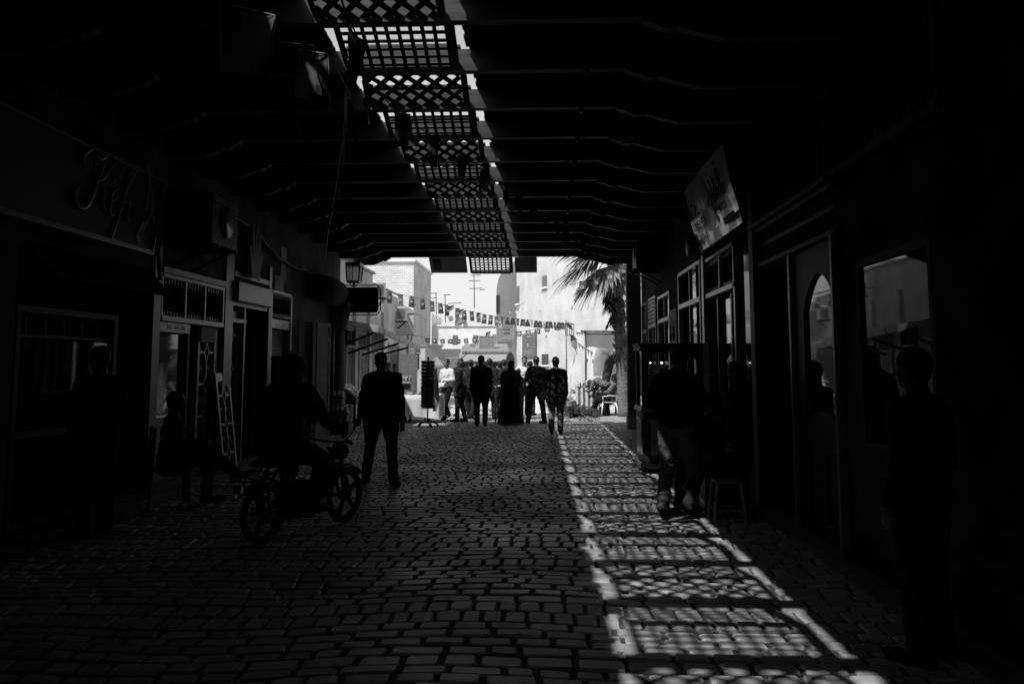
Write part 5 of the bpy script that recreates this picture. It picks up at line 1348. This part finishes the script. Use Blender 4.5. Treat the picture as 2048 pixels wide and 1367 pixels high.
for k in range(4): mb.bar((-.1,-.28+k*.09,.6+.015*k),(.1,-.28+k*.09,.6+.015*k),.012)
rk=mpart(mb,'rear_rack','iron')
mb=MB(); mb.box((-.05,-.34,.5),(.05,-.3,.57)); mpart(mb,'tail_light','chrome',bevel=.006)
mb=MB(); mb.bar((-.18,.42,.2),(.18,.42,.2),.02); 
for s in (-1,1): mb.box((s*.14,.38,.19),(s*.22,.46,.21))
mpart(mb,'pedal','rubber')
rid=dict(pel=(0,.14,.86),chest=(0,.24,1.16),neck=(0,.3,1.36),head=(0,.36,1.52),shL=(-.19,.3,1.31),shR=(.19,.3,1.31),elL=(-.3,.42,1.08),elR=(.3,.42,1.08),wrL=(-.285,.7,.95),wrR=(.285,.7,.95),
 hiL=(-.1,.16,.84),hiR=(.1,.16,.84),knL=(-.17,.56,.7),knR=(.17,.56,.7),anL=(-.17,.44,.3),anR=(.17,.44,.3),ftL=(-.02,.18),ftR=(.02,.18),curl=.9)
person('rider in a dark hooded jacket astride the black moped',rc.x,rc.y,math.degrees(hd),1.82,rid,hat='hood',bulk=1.3,vox=.012,seed=21,bot='c_dark')

# --- the crowd at the mouth of the passage
def P2(label,px,py,hdg,h,**k):
    x,y=at(px,py); return person(label,x,y,hdg,h,vox=k.pop('vox',.015),**k)
FOLD={'elL':(-.25,.02,1.16),'wrL':(.05,.22,1.16),'elR':(.25,.02,1.16),'wrR':(-.05,.24,1.12)}
x,y=at(893,838)
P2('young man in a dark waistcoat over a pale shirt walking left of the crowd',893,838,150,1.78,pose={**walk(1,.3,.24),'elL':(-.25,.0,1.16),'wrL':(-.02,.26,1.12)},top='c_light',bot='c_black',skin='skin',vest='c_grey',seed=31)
P2('man in flat cap and open dark coat over a grey jumper, standing side on',921,843,75,1.72,pose={'knL':(-.1,.06,.5),'anL':(-.1,.07,.09),'anR':(.1,-.12,.09)},top='c_black',bot='c_dark',hat='cap',vest='c_grey',coat=.3,bulk=1.3,seed=32)
P2('man partly hidden behind the flat capped man',921,832,160,1.82,top='c_dark',bot='c_grey',bulk=1.25,seed=33)
P2('tall man in a long black jacket walking away, nearest of the central crowd',962,853,4,1.86,pose=walk(1,.5,.1),bulk=1.28,coat=.3,seed=34)
P2('man in a dark coat just right of the tall man in black',979,838,-8,1.80,pose=walk(-1,.5,.15),top='c_dark',bot='c_dark',bulk=1.25,coat=.4,seed=35)
P2('man in a dark jumper wheeling the bicycle through the crowd',1000,838,10,1.72,pose={'wrL':(-.2,.3,1.0),'elL':(-.27,.1,1.12)},top='c_dark',bot='c_dark',hair='short',bulk=1.2,seed=36)
P2('woman in a full length black robe and headscarf walking away in the crowd',1022,849,0,1.72,hair='scarf',robe='c_black',bulk=1.3,pose={'elL':(-.25,.0,1.14),'wrL':(-.2,.1,.95),'elR':(.25,0,1.14),'wrR':(.22,.12,.98)},seed=37)
P2('small person in dark clothes close behind the robed woman',1037,838,-10,1.5,top='c_black',bot='c_black',seed=38)
P2('man in a bright patterned anorak facing the viewer among the crowd',1049,836,185,1.86,pose=walk(-1,.3,.1),top='c_light',bot='c_black',skin='skin',vest='c_grey',seed=39)
P2('stocky man in a black jacket striding away just left of the lone walker',1073,846,12,1.84,pose={**walk(1,.5,.12),'anL':(-.2,.1,.09),'knL':(-.16,.06,.5),'anR':(.2,-.06,.09),'knR':(.16,.0,.5),'elL':(-.26,.1,1.16),'wrL':(-.18,.28,1.12)},bulk=1.28,top='c_black',bot='c_dark',seed=40)
P2('lone man with cropped hair walking away, dappled by the lattice light',1112,868,-3,1.80,pose=walk(-1,.5,.12),bulk=1.2,top='c_dark',bot='c_grey',coat=.3,seed=41)
P2('bareheaded man in a dark coat seen between the flat capped man and the tall man',941,838,-15,1.76,top='c_dark',bot='c_dark',bulk=1.2,coat=.2,pose=walk(1,.4,.15),seed=61)
P2('dark clothed shopper squeezed between the bicycle man and the robed woman',1008,833,20,1.78,top='c_dark',bot='c_dark',bulk=1.2,seed=62)
P2('shopper in a dark hood behind the man in the anorak',1060,830,-20,1.72,top='c_dark',bot='c_dark',hat='hood',bulk=1.15,seed=63)
for i,(px,py,hh,lb) in enumerate(((940,822,1.7,'woman in pale clothes glimpsed between the men in the crowd'),(951,820,1.68,'person in a light top deep in the crowd by the kiosk'),(998,824,1.62,'person half hidden behind the bicycle man'))):
    P2(lb,px,py,190-30*i,hh,top=('c_light','c_mid','c_dark')[i],bot='c_dark',skin='skin',seed=50+i,vox=.018)
P2('pedlar in dark clothes behind the table, nearer of the two faces beside the walking man',775,838,150,1.68,top='c_dark',bot='c_dark',skin='skin2',seed=55,vox=.017)
P2('pedlar behind the table, farther of the two faces beside the walking man',789,832,170,1.64,top='c_dark',bot='c_dark',skin='skin2',seed=56,vox=.017)
# bending man and chair man by the palm, canopy shade put into their tops
x,y=at(1207,822)
P2('man in a pale sweatshirt bending far over the goods table by the palm',1212,832,62,1.76,pose=dict(pel=(0,-.08,.93),chest=(0,.2,1.06),neck=(0,.4,1.08),head=(0,.52,1.0),look=(0,.6,-.8),shL=(-.18,.33,1.08),shR=(.18,.33,1.08),elL=(-.2,.42,.84),wrL=(-.1,.55,.78),elR=(.2,.42,.84),wrR=(.12,.6,.8)),top='c_grey',bot='c_black',seed=57,vox=.014)
x,y=at(1222,832); 
ch_=thing('plastic_chair',(x,y,0),'white moulded plastic garden chair at the right mouth of the passage','chair',rz=math.radians(78))
mb=MB(); mb.prism([(-.22,-.2,.42),(.22,-.2,.42),(.24,.24,.44),(-.24,.24,.44)],(0,0,.025)); mb.build('seat','white',ch_,bevel=.01)
for sx in (-1,1):
    mb=MB(); mb.tube([(sx*.22,.22,.44),(sx*.27,.27,0)],[.028,.02],8); mb.build('leg','white',ch_)
    mb=MB(); mb.tube([(sx*.21,-.18,.44),(sx*.26,-.3,0)],[.028,.02],8); mb.build('leg','white',ch_)
    mb=MB(); mb.tube([(sx*.24,.2,.44),(sx*.27,.22,.62),(sx*.27,.0,.66),(sx*.24,-.22,.64)],.02,8); mb.build('armrest','white',ch_)
mb=MB()
for k in range(7): xx=-.18+.06*k; mb.tube([(xx,-.2,.45),(xx*1.1,-.27,.7),(xx*1.05,-.34,.88)],.013,6)
mb.tube([(-.23,-.2,.44),(-.25,-.27,.7),(-.2,-.35,.88),(0,-.37,.92),(.2,-.35,.88),(.25,-.27,.7),(.23,-.2,.44)],.02,8); mb.build('backrest','white',ch_)
person('man in a pale sweater with a dark band lounging in the white plastic chair',x,y,78,1.78,{**SIT,'chest':(0,-.06,.8),'neck':(0,-.13,1.02),'head':(0,-.12,1.18),'shL':(-.18,-.12,.97),'shR':(.18,-.12,.97),'elR':(.25,.05,.76),'wrR':(.12,.25,.72),'elL':(-.25,.05,.76),'wrL':(-.1,.28,.74),'anL':(-.1,.6,.09),'anR':(.1,.55,.09),'look':(0,1,-.1)},top='c_grey',bot='c_black',seed=58,vox=.014)
# bicycle in the crowd
x,y=at(993,846)
bk=thing('bicycle',(x-.03,y,0),'upright bicycle wheeled through the crowd between the walkers','bicycle',rz=math.radians(4))
for yc in (0,1.04):
    mb=MB(); mb.tube([(0,yc+.32*math.cos(2*PI*k/32),.34+.32*math.sin(2*PI*k/32)) for k in range(32)],.02,8,closed=True); o=mb.build('wheel','rubber',bk)
    mb=MB()
    for k in range(14): a_=2*PI*k/14; mb.tube([(.0,yc,.34),(0,yc+.31*math.cos(a_),.34+.31*math.sin(a_))],.003,4)
    mb.lathe([(.03,-.04),(.03,.04)],(0,0,0),8,Matrix.Translation((0,yc,.34))@Matrix.Rotation(PI/2,4,'Y')); mb.build('spokes','chrome',o)
mb=MB()
for a,b in (((0,0,.34),(0,.42,.3)),((0,.42,.3),(0,.3,.82)),((0,0,.34),(0,.32,.72)),((0,.42,.3),(0,.86,.72)),((0,.32,.74),(0,.85,.8)),((0,.84,.92),(0,1.04,.34))): mb.tube([a,b],.015,8)
mb.build('frame','black',bk)
mb=MB(); mb.tube([(-.26,.72,1.0),(-.2,.82,1.03),(0,.84,1.0),(.2,.82,1.03),(.26,.72,1.0)],.012,8); mb.tube([(0,.84,.9),(0,.84,1.0)],.014); mb.build('handlebar','chrome',bk)
b=Blob(); b.ell((0,.22,.9),(.08,.12,.03)); b.build('saddle','rubber',bk,.012,1)
mb=MB(); mb.bar((-.12,.42,.3),(.12,.42,.3),.02); mb.box((-.17,.38,.29),(-.1,.46,.31)); mb.box((.1,.38,.29),(.17,.46,.31)); mb.build('pedals','rubber',bk)
# ------------------------------------------------------------------ bunting flags
random.seed(21)
def flag_mesh(w_,h_,bend,twist,m_dir):
    mb=MB(); n=5; k=4
    f=lambda u,v:(w_*(u-.5)*(1-.1*v),bend*math.sin(u*3.1+v*2)*.3*(.3+v)+twist*v*(u-.5)*w_*2,-h_*v)
    for i in range(n):
        for j in range(k): mb.quad(f(i/n,j/k),f((i+1)/n,j/k),f((i+1)/n,(j+1)/k),f(i/n,(j+1)/k))
    g=MB(); r=w_*.27; cx,cz=0,-h_*.5; N_=14
    yo=bend*math.sin(.5*3.1+1)*.3*.8
    for s_ in (-1,1):
        g.add([(cx+r*math.cos(2*PI*q/N_),yo+s_*.014,cz+r*math.sin(2*PI*q/N_)) for q in range(N_)],[tuple(range(N_))])
    c=MB(); N2=12
    for s_ in (-1,1):
        a=[(cx+r*.68*math.cos(.6+ (2*PI-1.2)*q/N2),yo+s_*.018,cz+r*.68*math.sin(.6+(2*PI-1.2)*q/N2)) for q in range(N2+1)]
        b=[(cx+r*.15+r*.5*math.cos(.55+(2*PI-1.1)*q/N2),yo+s_*.018,cz+r*.5*math.sin(.55+(2*PI-1.1)*q/N2)) for q in range(N2+1)]
        for q in range(N2): c.quad(a[q],a[q+1],b[q+1],b[q])
        st=[(cx+r*.18+(r*.3 if q%2==0 else r*.12)*math.cos(PI+2*PI*q/10),yo+s_*.018,cz+(r*.3 if q%2==0 else r*.12)*math.sin(2*PI*q/10)) for q in range(10)]
        c.add(st,[tuple(range(10))])
    return mb,g,c
def flagset(prefix,m1,m2,variants,w_,h_):
    out=[]
    for i in range(variants):
        fm,g,c=flag_mesh(w_,h_,rnd(-.12,.12),rnd(-.6,.6),0)
        e=empty('bunting_flag',(0,0,-50),'x','flag'); fm.build('cloth',m1,e,smooth=True); d=g.build('disc',m2,e); c.build('crescent_and_star',m1,d); out.append(e)
    return out
def flag_string(slabel,flabel,group,pts,ends,w_,h_,m1='flag',m2='flagw',skew=.12,rzr=.35,cm='cable'):
    """pts: list of 3D hang points"""
    protos=flagset('f',m1,m2,3,w_,h_)
    for i,(p,rz) in enumerate(pts):
        o=dup(protos[i%3],p,rz+rnd(-rzr,rzr),flabel); o.rotation_euler[1]=rnd(-skew,skew); o['group']=group
    for pr_ in protos:
        for a in kids(pr_):
            for b in kids(a): bpy.data.objects.remove(b)
            bpy.data.objects.remove(a)
        bpy.data.objects.remove(pr_)
    allp=[V(ends[0])]+[p for p,_ in pts]+[V(ends[1])]
    mb=MB(); q=[allp[0]]
    for a,b in zip(allp[:-1],allp[1:]): q+=[(a+b)/2+V((0,0,-.015)),b]
    mb.tube(q,.006 if w_<.3 else .008,4); o=mb.build('flag_rope',cm); tag(o,slabel,'rope')
# far string across the street from the left house to the white wall
def depthlist(px,ya,yb,Y0,Y1):
    out=[]
    n=len(px)
    for i,(x,y) in enumerate(px): out.append((AY(x,y,Y0+(Y1-Y0)*i/(n-1)),0))
    return out
A1=[(779,583),(801,588),(823,592),(844,597),(864,602),(880,606),(896,611),(915,616),(928,620),(943,622),(957,625),(969,628),(982,630),(993,633)]
flag_string('cord of flags sagging from the left house towards the grey tower','small dark flag with pale disc hanging on the sagging cord left of the grey tower','flags on the cord from the left house',depthlist(A1,0,0,26,33),(AY(757,577,25.5),AY(1000,634,33.5)),.17,.38)
A2=[(1004,634),(1015,635),(1026,636),(1036,637),(1046,638),(1055,639),(1064,640),(1072,641),(1080,642),(1088,643),(1095,643),(1102,643),(1110,644),(1118,644),(1125,645)]
flag_string('cord of edge-on flags crossing in front of the white wall','narrow dark flag seen almost edge on, on the cord crossing the white wall','flags on the cord across the white wall',[(AY(x,y,30+.1*i),1.05) for i,(x,y) in enumerate(A2)],(AY(998,633,30),AY(1134,646,31.4)),.2,.26)
A3=[(1038,662),(1056,660),(1075,657),(1094,653),(1115,650)]
flag_string('short cord of broad flags above the painted board','broad dark flag with bright white disc on the short cord above the painted board','flags above the painted board',[(AY(x,y,34),0) for x,y in A3],(AY(1028,664,34),AY(1126,647,34)),.24,.22,rzr=.2)
A4=[(855,676),(868,677),(885,678),(901,678),(917,678),(932,677),(949,675),(966,672)]
flag_string('low slack cord of small flags above the market sheds','small flag on the low cord above the pale market sheds','flags on the low cord over the sheds',[(AY(x,y,38),0) for x,y in A4],(AY(838,672,38),AY(985,668,38)),.22,.22)
A5=[(1166,562),(1193,553),(1219,541),(1247,530)]
flag_string('rising cord of flags in front of the palm fronds','large flag hanging in front of the palm fronds','flags in front of the palm',[(AY(x,y,21.5),0) for x,y in A5],(AY(1140,570,21.5),AY(1262,524,21.5)),.19,.34)
A6=[(1000,641),(1020,622),(1036,612)]
flag_string('pale cord with fluttering flags between the tower and the white wall','pale fluttering flag on the cord beside the grey tower','flags beside the tower',[(AY(x,y,33),.8) for x,y in A6],(AY(990,630,33),AY(1050,603,33)),.16,.3,'goods_l','wall_grey')
# fluttering odd ones
for i,(x,y) in enumerate(((899,612),(918,620),(953,628),(972,665))):
    hang('torn_flag',('torn flag curling upward at the low point of the left cord','torn flag twisted sideways just right of the curling one','ragged flag blown sideways left of the tower','single torn pennant low before the pale house')[i],'flag',[(x,y),(x+9,y-3),(x+8,y+4),(x+2,y+10),(x-1,y+7)],29,'trim_md')
# inside: cord from the near left across the strip of light to the right roof end
B=[(715,75,4.6),(735,165,5.6),(805,226,6.6),(866,274,7.7),(926,312,8.9),(968,340,10.0),(1010,372,11.2),(1038,392,12.3),(1066,409,13.3),(1092,425,14.3),(1113,441,15.3),(1133,455,16.1),(1152,470,16.9),(1166,480,17.5),(1180,488,18.1),(1194,495,18.7),(1206,500,19.2),(1218,506,19.8),(1228,510,20.3)]
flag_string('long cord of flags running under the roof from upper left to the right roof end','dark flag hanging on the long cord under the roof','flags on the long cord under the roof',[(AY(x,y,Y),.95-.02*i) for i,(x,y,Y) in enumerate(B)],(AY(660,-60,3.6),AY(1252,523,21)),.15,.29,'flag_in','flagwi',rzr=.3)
B2=[(495,4,3.3),(628,92,3.9),(700,190,5.1),(576,165,4.6)]
for i,(x,y,Y) in enumerate(B2):
    lb=('large dark cloth flag hanging at the top left edge of the roof','plain bordered cloth flag hanging beside the start of the light strip','narrow twisted cloth strip catching light near the first lattice panel','curled pale edged cloth pennant left of the bordered flag')[i]
    e=empty('hanging_flag',AY(x,y,Y),lb,'flag'); w_,h_=((.24,.3),(.17,.27),(.05,.24),(.1,.26))[i]
    mb=MB(); n=6
    f=lambda u,v:(w_*(u-.5)*(1-.25*v*(i==3)),.05*math.sin(u*3+v*2.5+i)+.1*v*(i>1),-h_*v-.06*u)
    for a in range(n):
        for b in range(n): mb.quad(f(a/n,b/n),f((a+1)/n,b/n),f((a+1)/n,(b+1)/n),f(a/n,(b+1)/n))
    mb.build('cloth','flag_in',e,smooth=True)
    mb=MB(); mb.tube([f(0,0),f(1,0),f(1,1),f(0,1)],.004,5,closed=True); mb.build('hem','trim_md',e)
mb=MB(); mb.tube([AY(380,-20,2.8),AY(495,4,3.3),AY(560,85,3.6),AY(628,92,3.9),AY(668,125,4.3),AY(700,190,5.1)],.005,4); tag(mb.build('flag_rope','cable'),'cord of cloth flags at the top left under the roof','rope')
# ------------------------------------------------------------------ goods at the left mouth
random.seed(5)
# slanted jewellery case
a=G(690,868); sc_=thing('display_case',(-4.75,19.9,0),'dark slant topped display case heaped with shiny trinkets by the left column','display case')
a0=AY(676,808,19.9); a1=AY(712,808,19.9); zl=a0.z; zh=AY(676,768,19.9).z
x0,x1=a0.x+4.75,a1.x+4.75; zlow=AY(700,785,19.9).z
mb=MB(); mb.prism([(x0,0,zl),(x1,0,zl),(x1,0,zlow-.12),(x0,0,zh-.05)],(0,1.1,0)); mb.build('case','trim_dk',sc_,bevel=.01)
for xx in (x0+.04,x1-.04):
    for yy in (.05,1.05): mb=MB(); mb.box((xx-.03,yy-.03,0),(xx+.03,yy+.03,zl)); mb.build('leg','trim_md',sc_)
mb=MB()
for i in range(150):
    u=rnd(0,1); v=rnd(0,1); x=x0+.03+(x1-x0-.05)*u; z=(zh-.05)+(zlow-.12-zh+.05)*u+rnd(.01,.05); mb.ball((x,.03+1.04*v,z),(rnd(.012,.04),rnd(.012,.04),rnd(.01,.035)),6,4)
tr=mb.build('trinkets',mat('shiny_trinkets',.75,.2,.6,30,metal=.7)); tr.location=(-4.75,19.9,0); tag(tr,'heap of tiny shiny trinkets covering the slanted display case','trinkets',kind='stuff')
# water bottle packs
bx,by=-4.62,18.05
p=G(660,905); base=thing('wooden_crate',(bx,by,0.1),'dark wooden crate under the bottle packs by the left column','crate')
zc0=AY(660,843,by).z-.1
mb=MB()
for k in range(4): mb.box((-.24,-.2,.02+k*(zc0-.03)/4),(.24,-.18,.0+(k+.85)*(zc0-.03)/4)); mb.box((-.24,.18,.02+k*(zc0-.03)/4),(.24,.2,(k+.85)*(zc0-.03)/4))
mb.build('slats','trim_dk',base); mb=MB(); mb.box((-.24,-.18,zc0-.03),(.24,.18,zc0)); mb.box((-.24,-.18,0),(-.2,.18,zc0-.03)); mb.box((.2,-.18,0),(.24,.18,zc0-.03)); mb.build('frame','trim_dk',base)
bottle_m=mat('shrink_wrapped_bottle',.5,.25,.25,9)
def pack(label,x,y,z,nx,ny,s=1.):
    e=thing('bottle_pack',(x,y,z),label,'bottles')
    for i in range(nx):
        for j in range(ny):
            mb=MB(); mb.lathe([(.038,0),(.042,.02),(.04,.1),(.043,.12),(.04,.2),(.03,.26),(.015,.29),(.016,.32)],(0,0,0),10); o=mb.build('bottle',bottle_m,e); o.location=((i-(nx-1)/2)*.088*s,(j-(ny-1)/2)*.088*s,0.002); o.scale=(s,s,s)
    mb=MB(); mb.box((-nx*.046*s,-ny*.046*s,.12*s),(nx*.046*s,ny*.046*s,.2*s)); mb.build('wrap','cloth_g',e,bevel=.02)
    return e
zc=.1+zc0
pack('lower shrink wrapped pack of pale bottles on the dark crate',bx,by,zc,4,3,1.15)
pack('upper smaller pack of bottles stacked on the lower bottle pack',bx-.04,by,zc+.375,3,3,1.0)
# cloth covered table
tx0=AY(800,790,22.6); tx1=AY(878,790,22.6); zt=tx0.z
tb=thing('trestle_table',((tx0.x+tx1.x)/2,22.9,0),'long table under the pale hanging cloth at the left mouth of the passage','table')
hw=(tx1.x-tx0.x)/2
mb=MB(); mb.box((-hw-.25,-.3,zt-.04),(hw,.75,zt)); mb.build('tabletop','trim_dk',tb)
for xx in (-hw+.15,hw-.4,):
    for yy in (-.2,.6): mb=MB(); mb.tube([(xx,yy,.02),(xx,yy,zt-.04)],.025,8); mb.lathe([(.05,0),(.04,.05)],(xx,yy,0),8); mb.build('leg','iron',tb)
zb=AY(840,836,22.6).z
mb=MB(); n=44; per=[(-hw-.27,-.32),(hw+.02,-.32),(hw+.02,.77),(-hw-.27,.77)]
pts=[]
for i in range(4):
    a,b=V(per[i]),V(per[(i+1)%4])
    for k in range(n//2): pts.append(a.lerp(b,k/(n//2)))
N_=len(pts); cx_=-.12
def ringz(z,amp,off): 
    return [(p.x+ (p.x-cx_)*0+ off*(1 if p.x>cx_ else -1)*.3+.0, p.y+amp*math.sin(i*.9)*.6+amp*.6*math.sin(i*.37+2), z+ (amp*.8*math.sin(i*.23) if z<zt-.1 else 0)) for i,p in enumerate(pts)]
R_=[ringz(zt+.006,0,0),ringz(zt-.15,.012,.01),ringz((zt+zb)/2,.03,.03),ringz(zb+.03,.045,.05)]
mb.add(sum(R_,[]),[(j*N_+k,j*N_+(k+1)%N_,(j+1)*N_+(k+1)%N_,(j+1)*N_+k) for j in range(3) for k in range(N_)]+[tuple(range(N_))],True)
tc=mb.build('tablecloth',mat('linen',.6,.9,.12,2,.1)); tc.location=tb.location; tag(tc,'pale cloth draped to near the ground over the pedlars table','tablecloth')
cr=thing('cardboard_box',AY(808,788,22.9)+V((0,0,0)),'grey open box standing on the draped table beside the walking man','box')
cr.location.z=zt+.01; h_=AY(808,763,22.9).z-zt
mb=MB(); w_=.21
for a,b in (((-w_,-.16,0),(w_,-.14,h_)),((-w_,.14,0),(w_,.16,h_)),((-w_,-.14,0),(-w_+.02,.14,h_)),((w_-.02,-.14,0),(w_,.14,h_)),((-w_,-.14,0),(w_,.14,.02))): mb.box(a,b)
mb.build('sides','trim_md',cr); mb=MB(); mb.prism([(-w_,-.16,h_),(w_,-.16,h_),(w_+.02,-.26,h_-.05),(-w_-.02,-.26,h_-.05)],(0,.005,.01)); mb.build('flap','trim_md',cr)
mb=MB()
for i in range(24): mb.lathe([(.02,0),(.04,.03),(.03,.1),(.015,.16)],(rnd(-.18,.18),rnd(-.1,.1),h_-.04+rnd(-.02,.05)),8)
for i in range(30): x=rnd(.25,hw); mb.ball((x-.1,rnd(-.2,.5),.03),(rnd(.03,.07),.05,rnd(.02,.06)),7,5)
gd=mb.build('small_wares','goods_m'); gd.location=cr.location; tag(gd,'jumble of small pots and wares in and beside the grey box','wares',kind='stuff')
# wooden post table leg / stool beside walking man
e=thing('wooden_trestle',G(803,862),'plain wooden trestle with one thick dark leg beside the walking man','trestle')
mb=MB(); mb.box((-.3,-.05,.5),(.05,.3,.56)); mb.build('top','trim_md',e,bevel=.01)
for xx,yy in ((0,0),(-.25,0),(0,.25),(-.25,.25)): mb=MB(); mb.box((xx-.03,yy-.03,0),(xx+.03,yy+.03,.5)); mb.build('leg','trim_dk',e)
# postcard rack
p=G(855,853); rk=thing('postcard_rack',p,'tall revolving postcard rack on a star foot with castors','rack')
zt_=AY(855,722,p.y).z; zb_=AY(855,816,p.y).z
mb=MB(); mb.tube([(0,0,.08),(0,0,zt_+.06)],.02,8); mb.ball((0,0,zt_+.08),.035); mb.build('pole','iron',rk)
mb=MB()
for k in range(5):
    a_=2*PI*k/5+.2; mb.tube([(0,0,.13),(.16*math.cos(a_),.16*math.sin(a_),.12),(.27*math.cos(a_),.27*math.sin(a_),.06)],[.03,.024,.018],8); mb.ball((.27*math.cos(a_),.27*math.sin(a_),.035),.035,8,6)
mb.build('star_foot','black',rk)
mb=MB(); rows=13
for i in range(rows):
    z=zb_+.03+(zt_-zb_-.1)*i/(rows-1)
    for k in range(6):
        a_=2*PI*k/6+rnd(-.05,.05); mt=Matrix.Rotation(a_,4,'Z')@Matrix.Translation((.14,0,z))@Matrix.Rotation(.25+rnd(-.08,.08),4,'Y'); mb.box((-.012,-.085,0),(.02,.085,.085),mt)
mb.build('postcards',mat('postcards',.05,.4,.9,9),rk)
mb=MB()
for z in (zb_,zt_): mb.lathe([(.17,z),(.17,z+.012)],(0,0,0),12)
for k in range(6): a_=2*PI*k/6+.5; mb.tube([(.17*math.cos(a_),.17*math.sin(a_),zb_),(.17*math.cos(a_),.17*math.sin(a_),zt_)],.006,5)
mb.build('wire_frame','iron',rk)
# patterned cloth hanging right of rack, wares
hang('hanging_cloth','speckled pale cloth hanging just right of the postcard rack','cloth',[(868,735),(873,742),(877,765),(878,800),(872,822),(866,822),(866,760)],22.2,'goods_m')
# tied bag on the ground by walker
# ------------------------------------------------------------------ goods at the right mouth
random.seed(9)
t2=thing('goods_table',(1.45,26.6,0),'table under a striped cloth piled with goods below the palm','table')
zt2=AY(1185,775,26.4).z
mb=MB(); mb.box((-.45,-.35,zt2-.03),(.45,.4,zt2)); mb.build('tabletop','trim_dk',t2)
for sx in (-.4,.4):
    for sy in (-.3,.35): mb=MB(); mb.box((sx-.02,sy-.02,0),(sx+.02,sy+.02,zt2-.03)); mb.build('leg','trim_dk',t2)
for k in range(12):
    mb=MB() if k==0 else mb
    x=-.46+.92*k/12; 
    if k%2==0: mb.quad((x,-.37,zt2+.005),(x+.077,-.37,zt2+.005),(x+.085,-.4,.28),(x-.0,-.39,.28))
s1=mb.build('light_stripes','goods_l')
mb=MB()
for k in range(12):
    x=-.46+.92*k/12
    if k%2==1: mb.quad((x,-.37,zt2+.005),(x+.077,-.37,zt2+.005),(x+.085,-.4,.28),(x-.0,-.39,.28))
mb.quad((-.46,-.37,zt2+.005),(.46,-.37,zt2+.005),(.46,.42,zt2+.005),(-.46,.42,zt2+.005)); s2=mb.build('dark_stripes','trim_md')
tc=thing('striped_tablecloth',t2.location,'broad striped cloth over the goods table by the bending man','tablecloth'); s1.parent=tc; s2.parent=tc
def pile(label,cx,cy,w_,d_,h_,n,z=0,m='goods_m',smax=.12):
    mb=MB()
    for i in range(n):
        x=rnd(-w_,w_);y=rnd(-d_,d_); zz=z+h_*rnd(0,1)*(1-abs(x/w_)**2*.7); r=rnd(.04,smax)
        if i%3==0: mb.box((x-r,y-r,zz),(x+r,y+r,zz+r*1.2),Matrix.Translation((x,y,zz))@Matrix.Rotation(rnd(0,3),4,'Z')@Matrix.Translation((-x,-y,-zz)))
        elif i%3==1: mb.ball((x,y,zz+r*.4),(r,r,r*.6),8,5)
        else: mb.lathe([(r*.5,0),(r*.7,r*.5),(r*.3,r*1.4),(r*.35,r*1.6)],(x,y,zz),8)
    o=mb.build('market_wares',m); o.location=(cx,cy,0); tag(o,label,'wares',kind='stuff'); return o
pile('bright heap of wares on top of the striped table',1.45,26.6,.42,.33,.18,45,zt2+.01,'goods_l')
pile('dark jumble of pots and boxes spread on the ground before the striped table',1.0,25.3,.62,.5,.3,70,0,'goods_d',.13)
pile('mixed wares scattered left of the striped table',.75,26.6,.35,.6,.45,60,.0,'goods_m')
pile('sunlit wares along the foot of the white wall',1.0,29.5,1.1,.6,.7,120,.0,'goods_l',.15)
pile('shoes and small things on the raised slabs by the drain grate',1.05,23.7,.5,.2,.05,16,.015,'goods_m',.06)
t3=thing('side_table',(2.75,27.1,0),'table with a hanging pale cloth behind the white plastic chair','table')
z3=AY(1245,783,27).z
mb=MB(); mb.box((-.5,-.4,z3-.04),(.7,.4,z3)); mb.build('tabletop','trim_dk',t3)
for sx in (-.45,.6): mb=MB(); mb.box((sx,-.35,0),(sx+.05,-.3,z3-.04)); mb.build('leg','trim_dk',t3)
mb=MB(); n=20
for i in range(n):
    f=lambda u,v:(-.52+1.24*u,-.42-.03*math.sin(u*17)*v,z3+.006-.32*v-.05*math.sin(u*5)*v)
    for j in range(3): mb.quad(f(i/n,j/3),f((i+1)/n,j/3),f((i+1)/n,(j+1)/3),f(i/n,(j+1)/3))
mb.quad((-.52,-.42,z3+.006),(.72,-.42,z3+.006),(.72,.42,z3+.006),(-.52,.42,z3+.006))
o=mb.build('side_tablecloth','cloth_w',smooth=True); o.location=t3.location; tag(o,'plain pale cloth on the table behind the plastic chair','tablecloth')

# hanging chain with torn strips left of the lattice
a=AY(697,120,7.0); q=[AY(697,120,7.0),AY(692,180,7.6),AY(686,260,8.8),AY(676,340,10.5),AY(664,420,12.8),AY(655,470,14.5),AY(650,520,16.8)]
e=thing('hanging_flex',q[0],'long dark flex with torn paper strips running down left of the light strip','cable')
mb=MB(); mb.tube([p-q[0] for p in q],.012,5); mb.build('flex','cable',e)
for p in q[1:5]:
    for k in range(3):
        mb=MB(); o_=p-q[0]+V((rnd(-.02,.02),0,-.12*k)); mb.add([o_,o_+V((.025,.01,0)),o_+V((.03,.02,-.16)),o_+V((.005,.02,-.18))],[(0,1,2,3)]); mb.build('paper_strip','goods_m',e)

for i,(pts,lb) in enumerate((([(896,634),(904,630),(907,640),(899,643)],'small ragged cloth first of the tatters under the low point of the flags'),
 ([(911,637),(922,634),(934,641),(930,648),(924,646),(920,656),(913,659),(909,650)],'largest ragged cloth hanging under the low point of the flags'),
 ([(926,648),(934,645),(936,652),(929,656)],'square tatter just right of the largest ragged cloth'),
 ([(940,690),(946,686),(951,688),(949,694),(941,693)],'small dark tatter above the kiosk awning'))):
    hang('ragged_cloth',lb,'cloth',pts,34,'wall_grey')
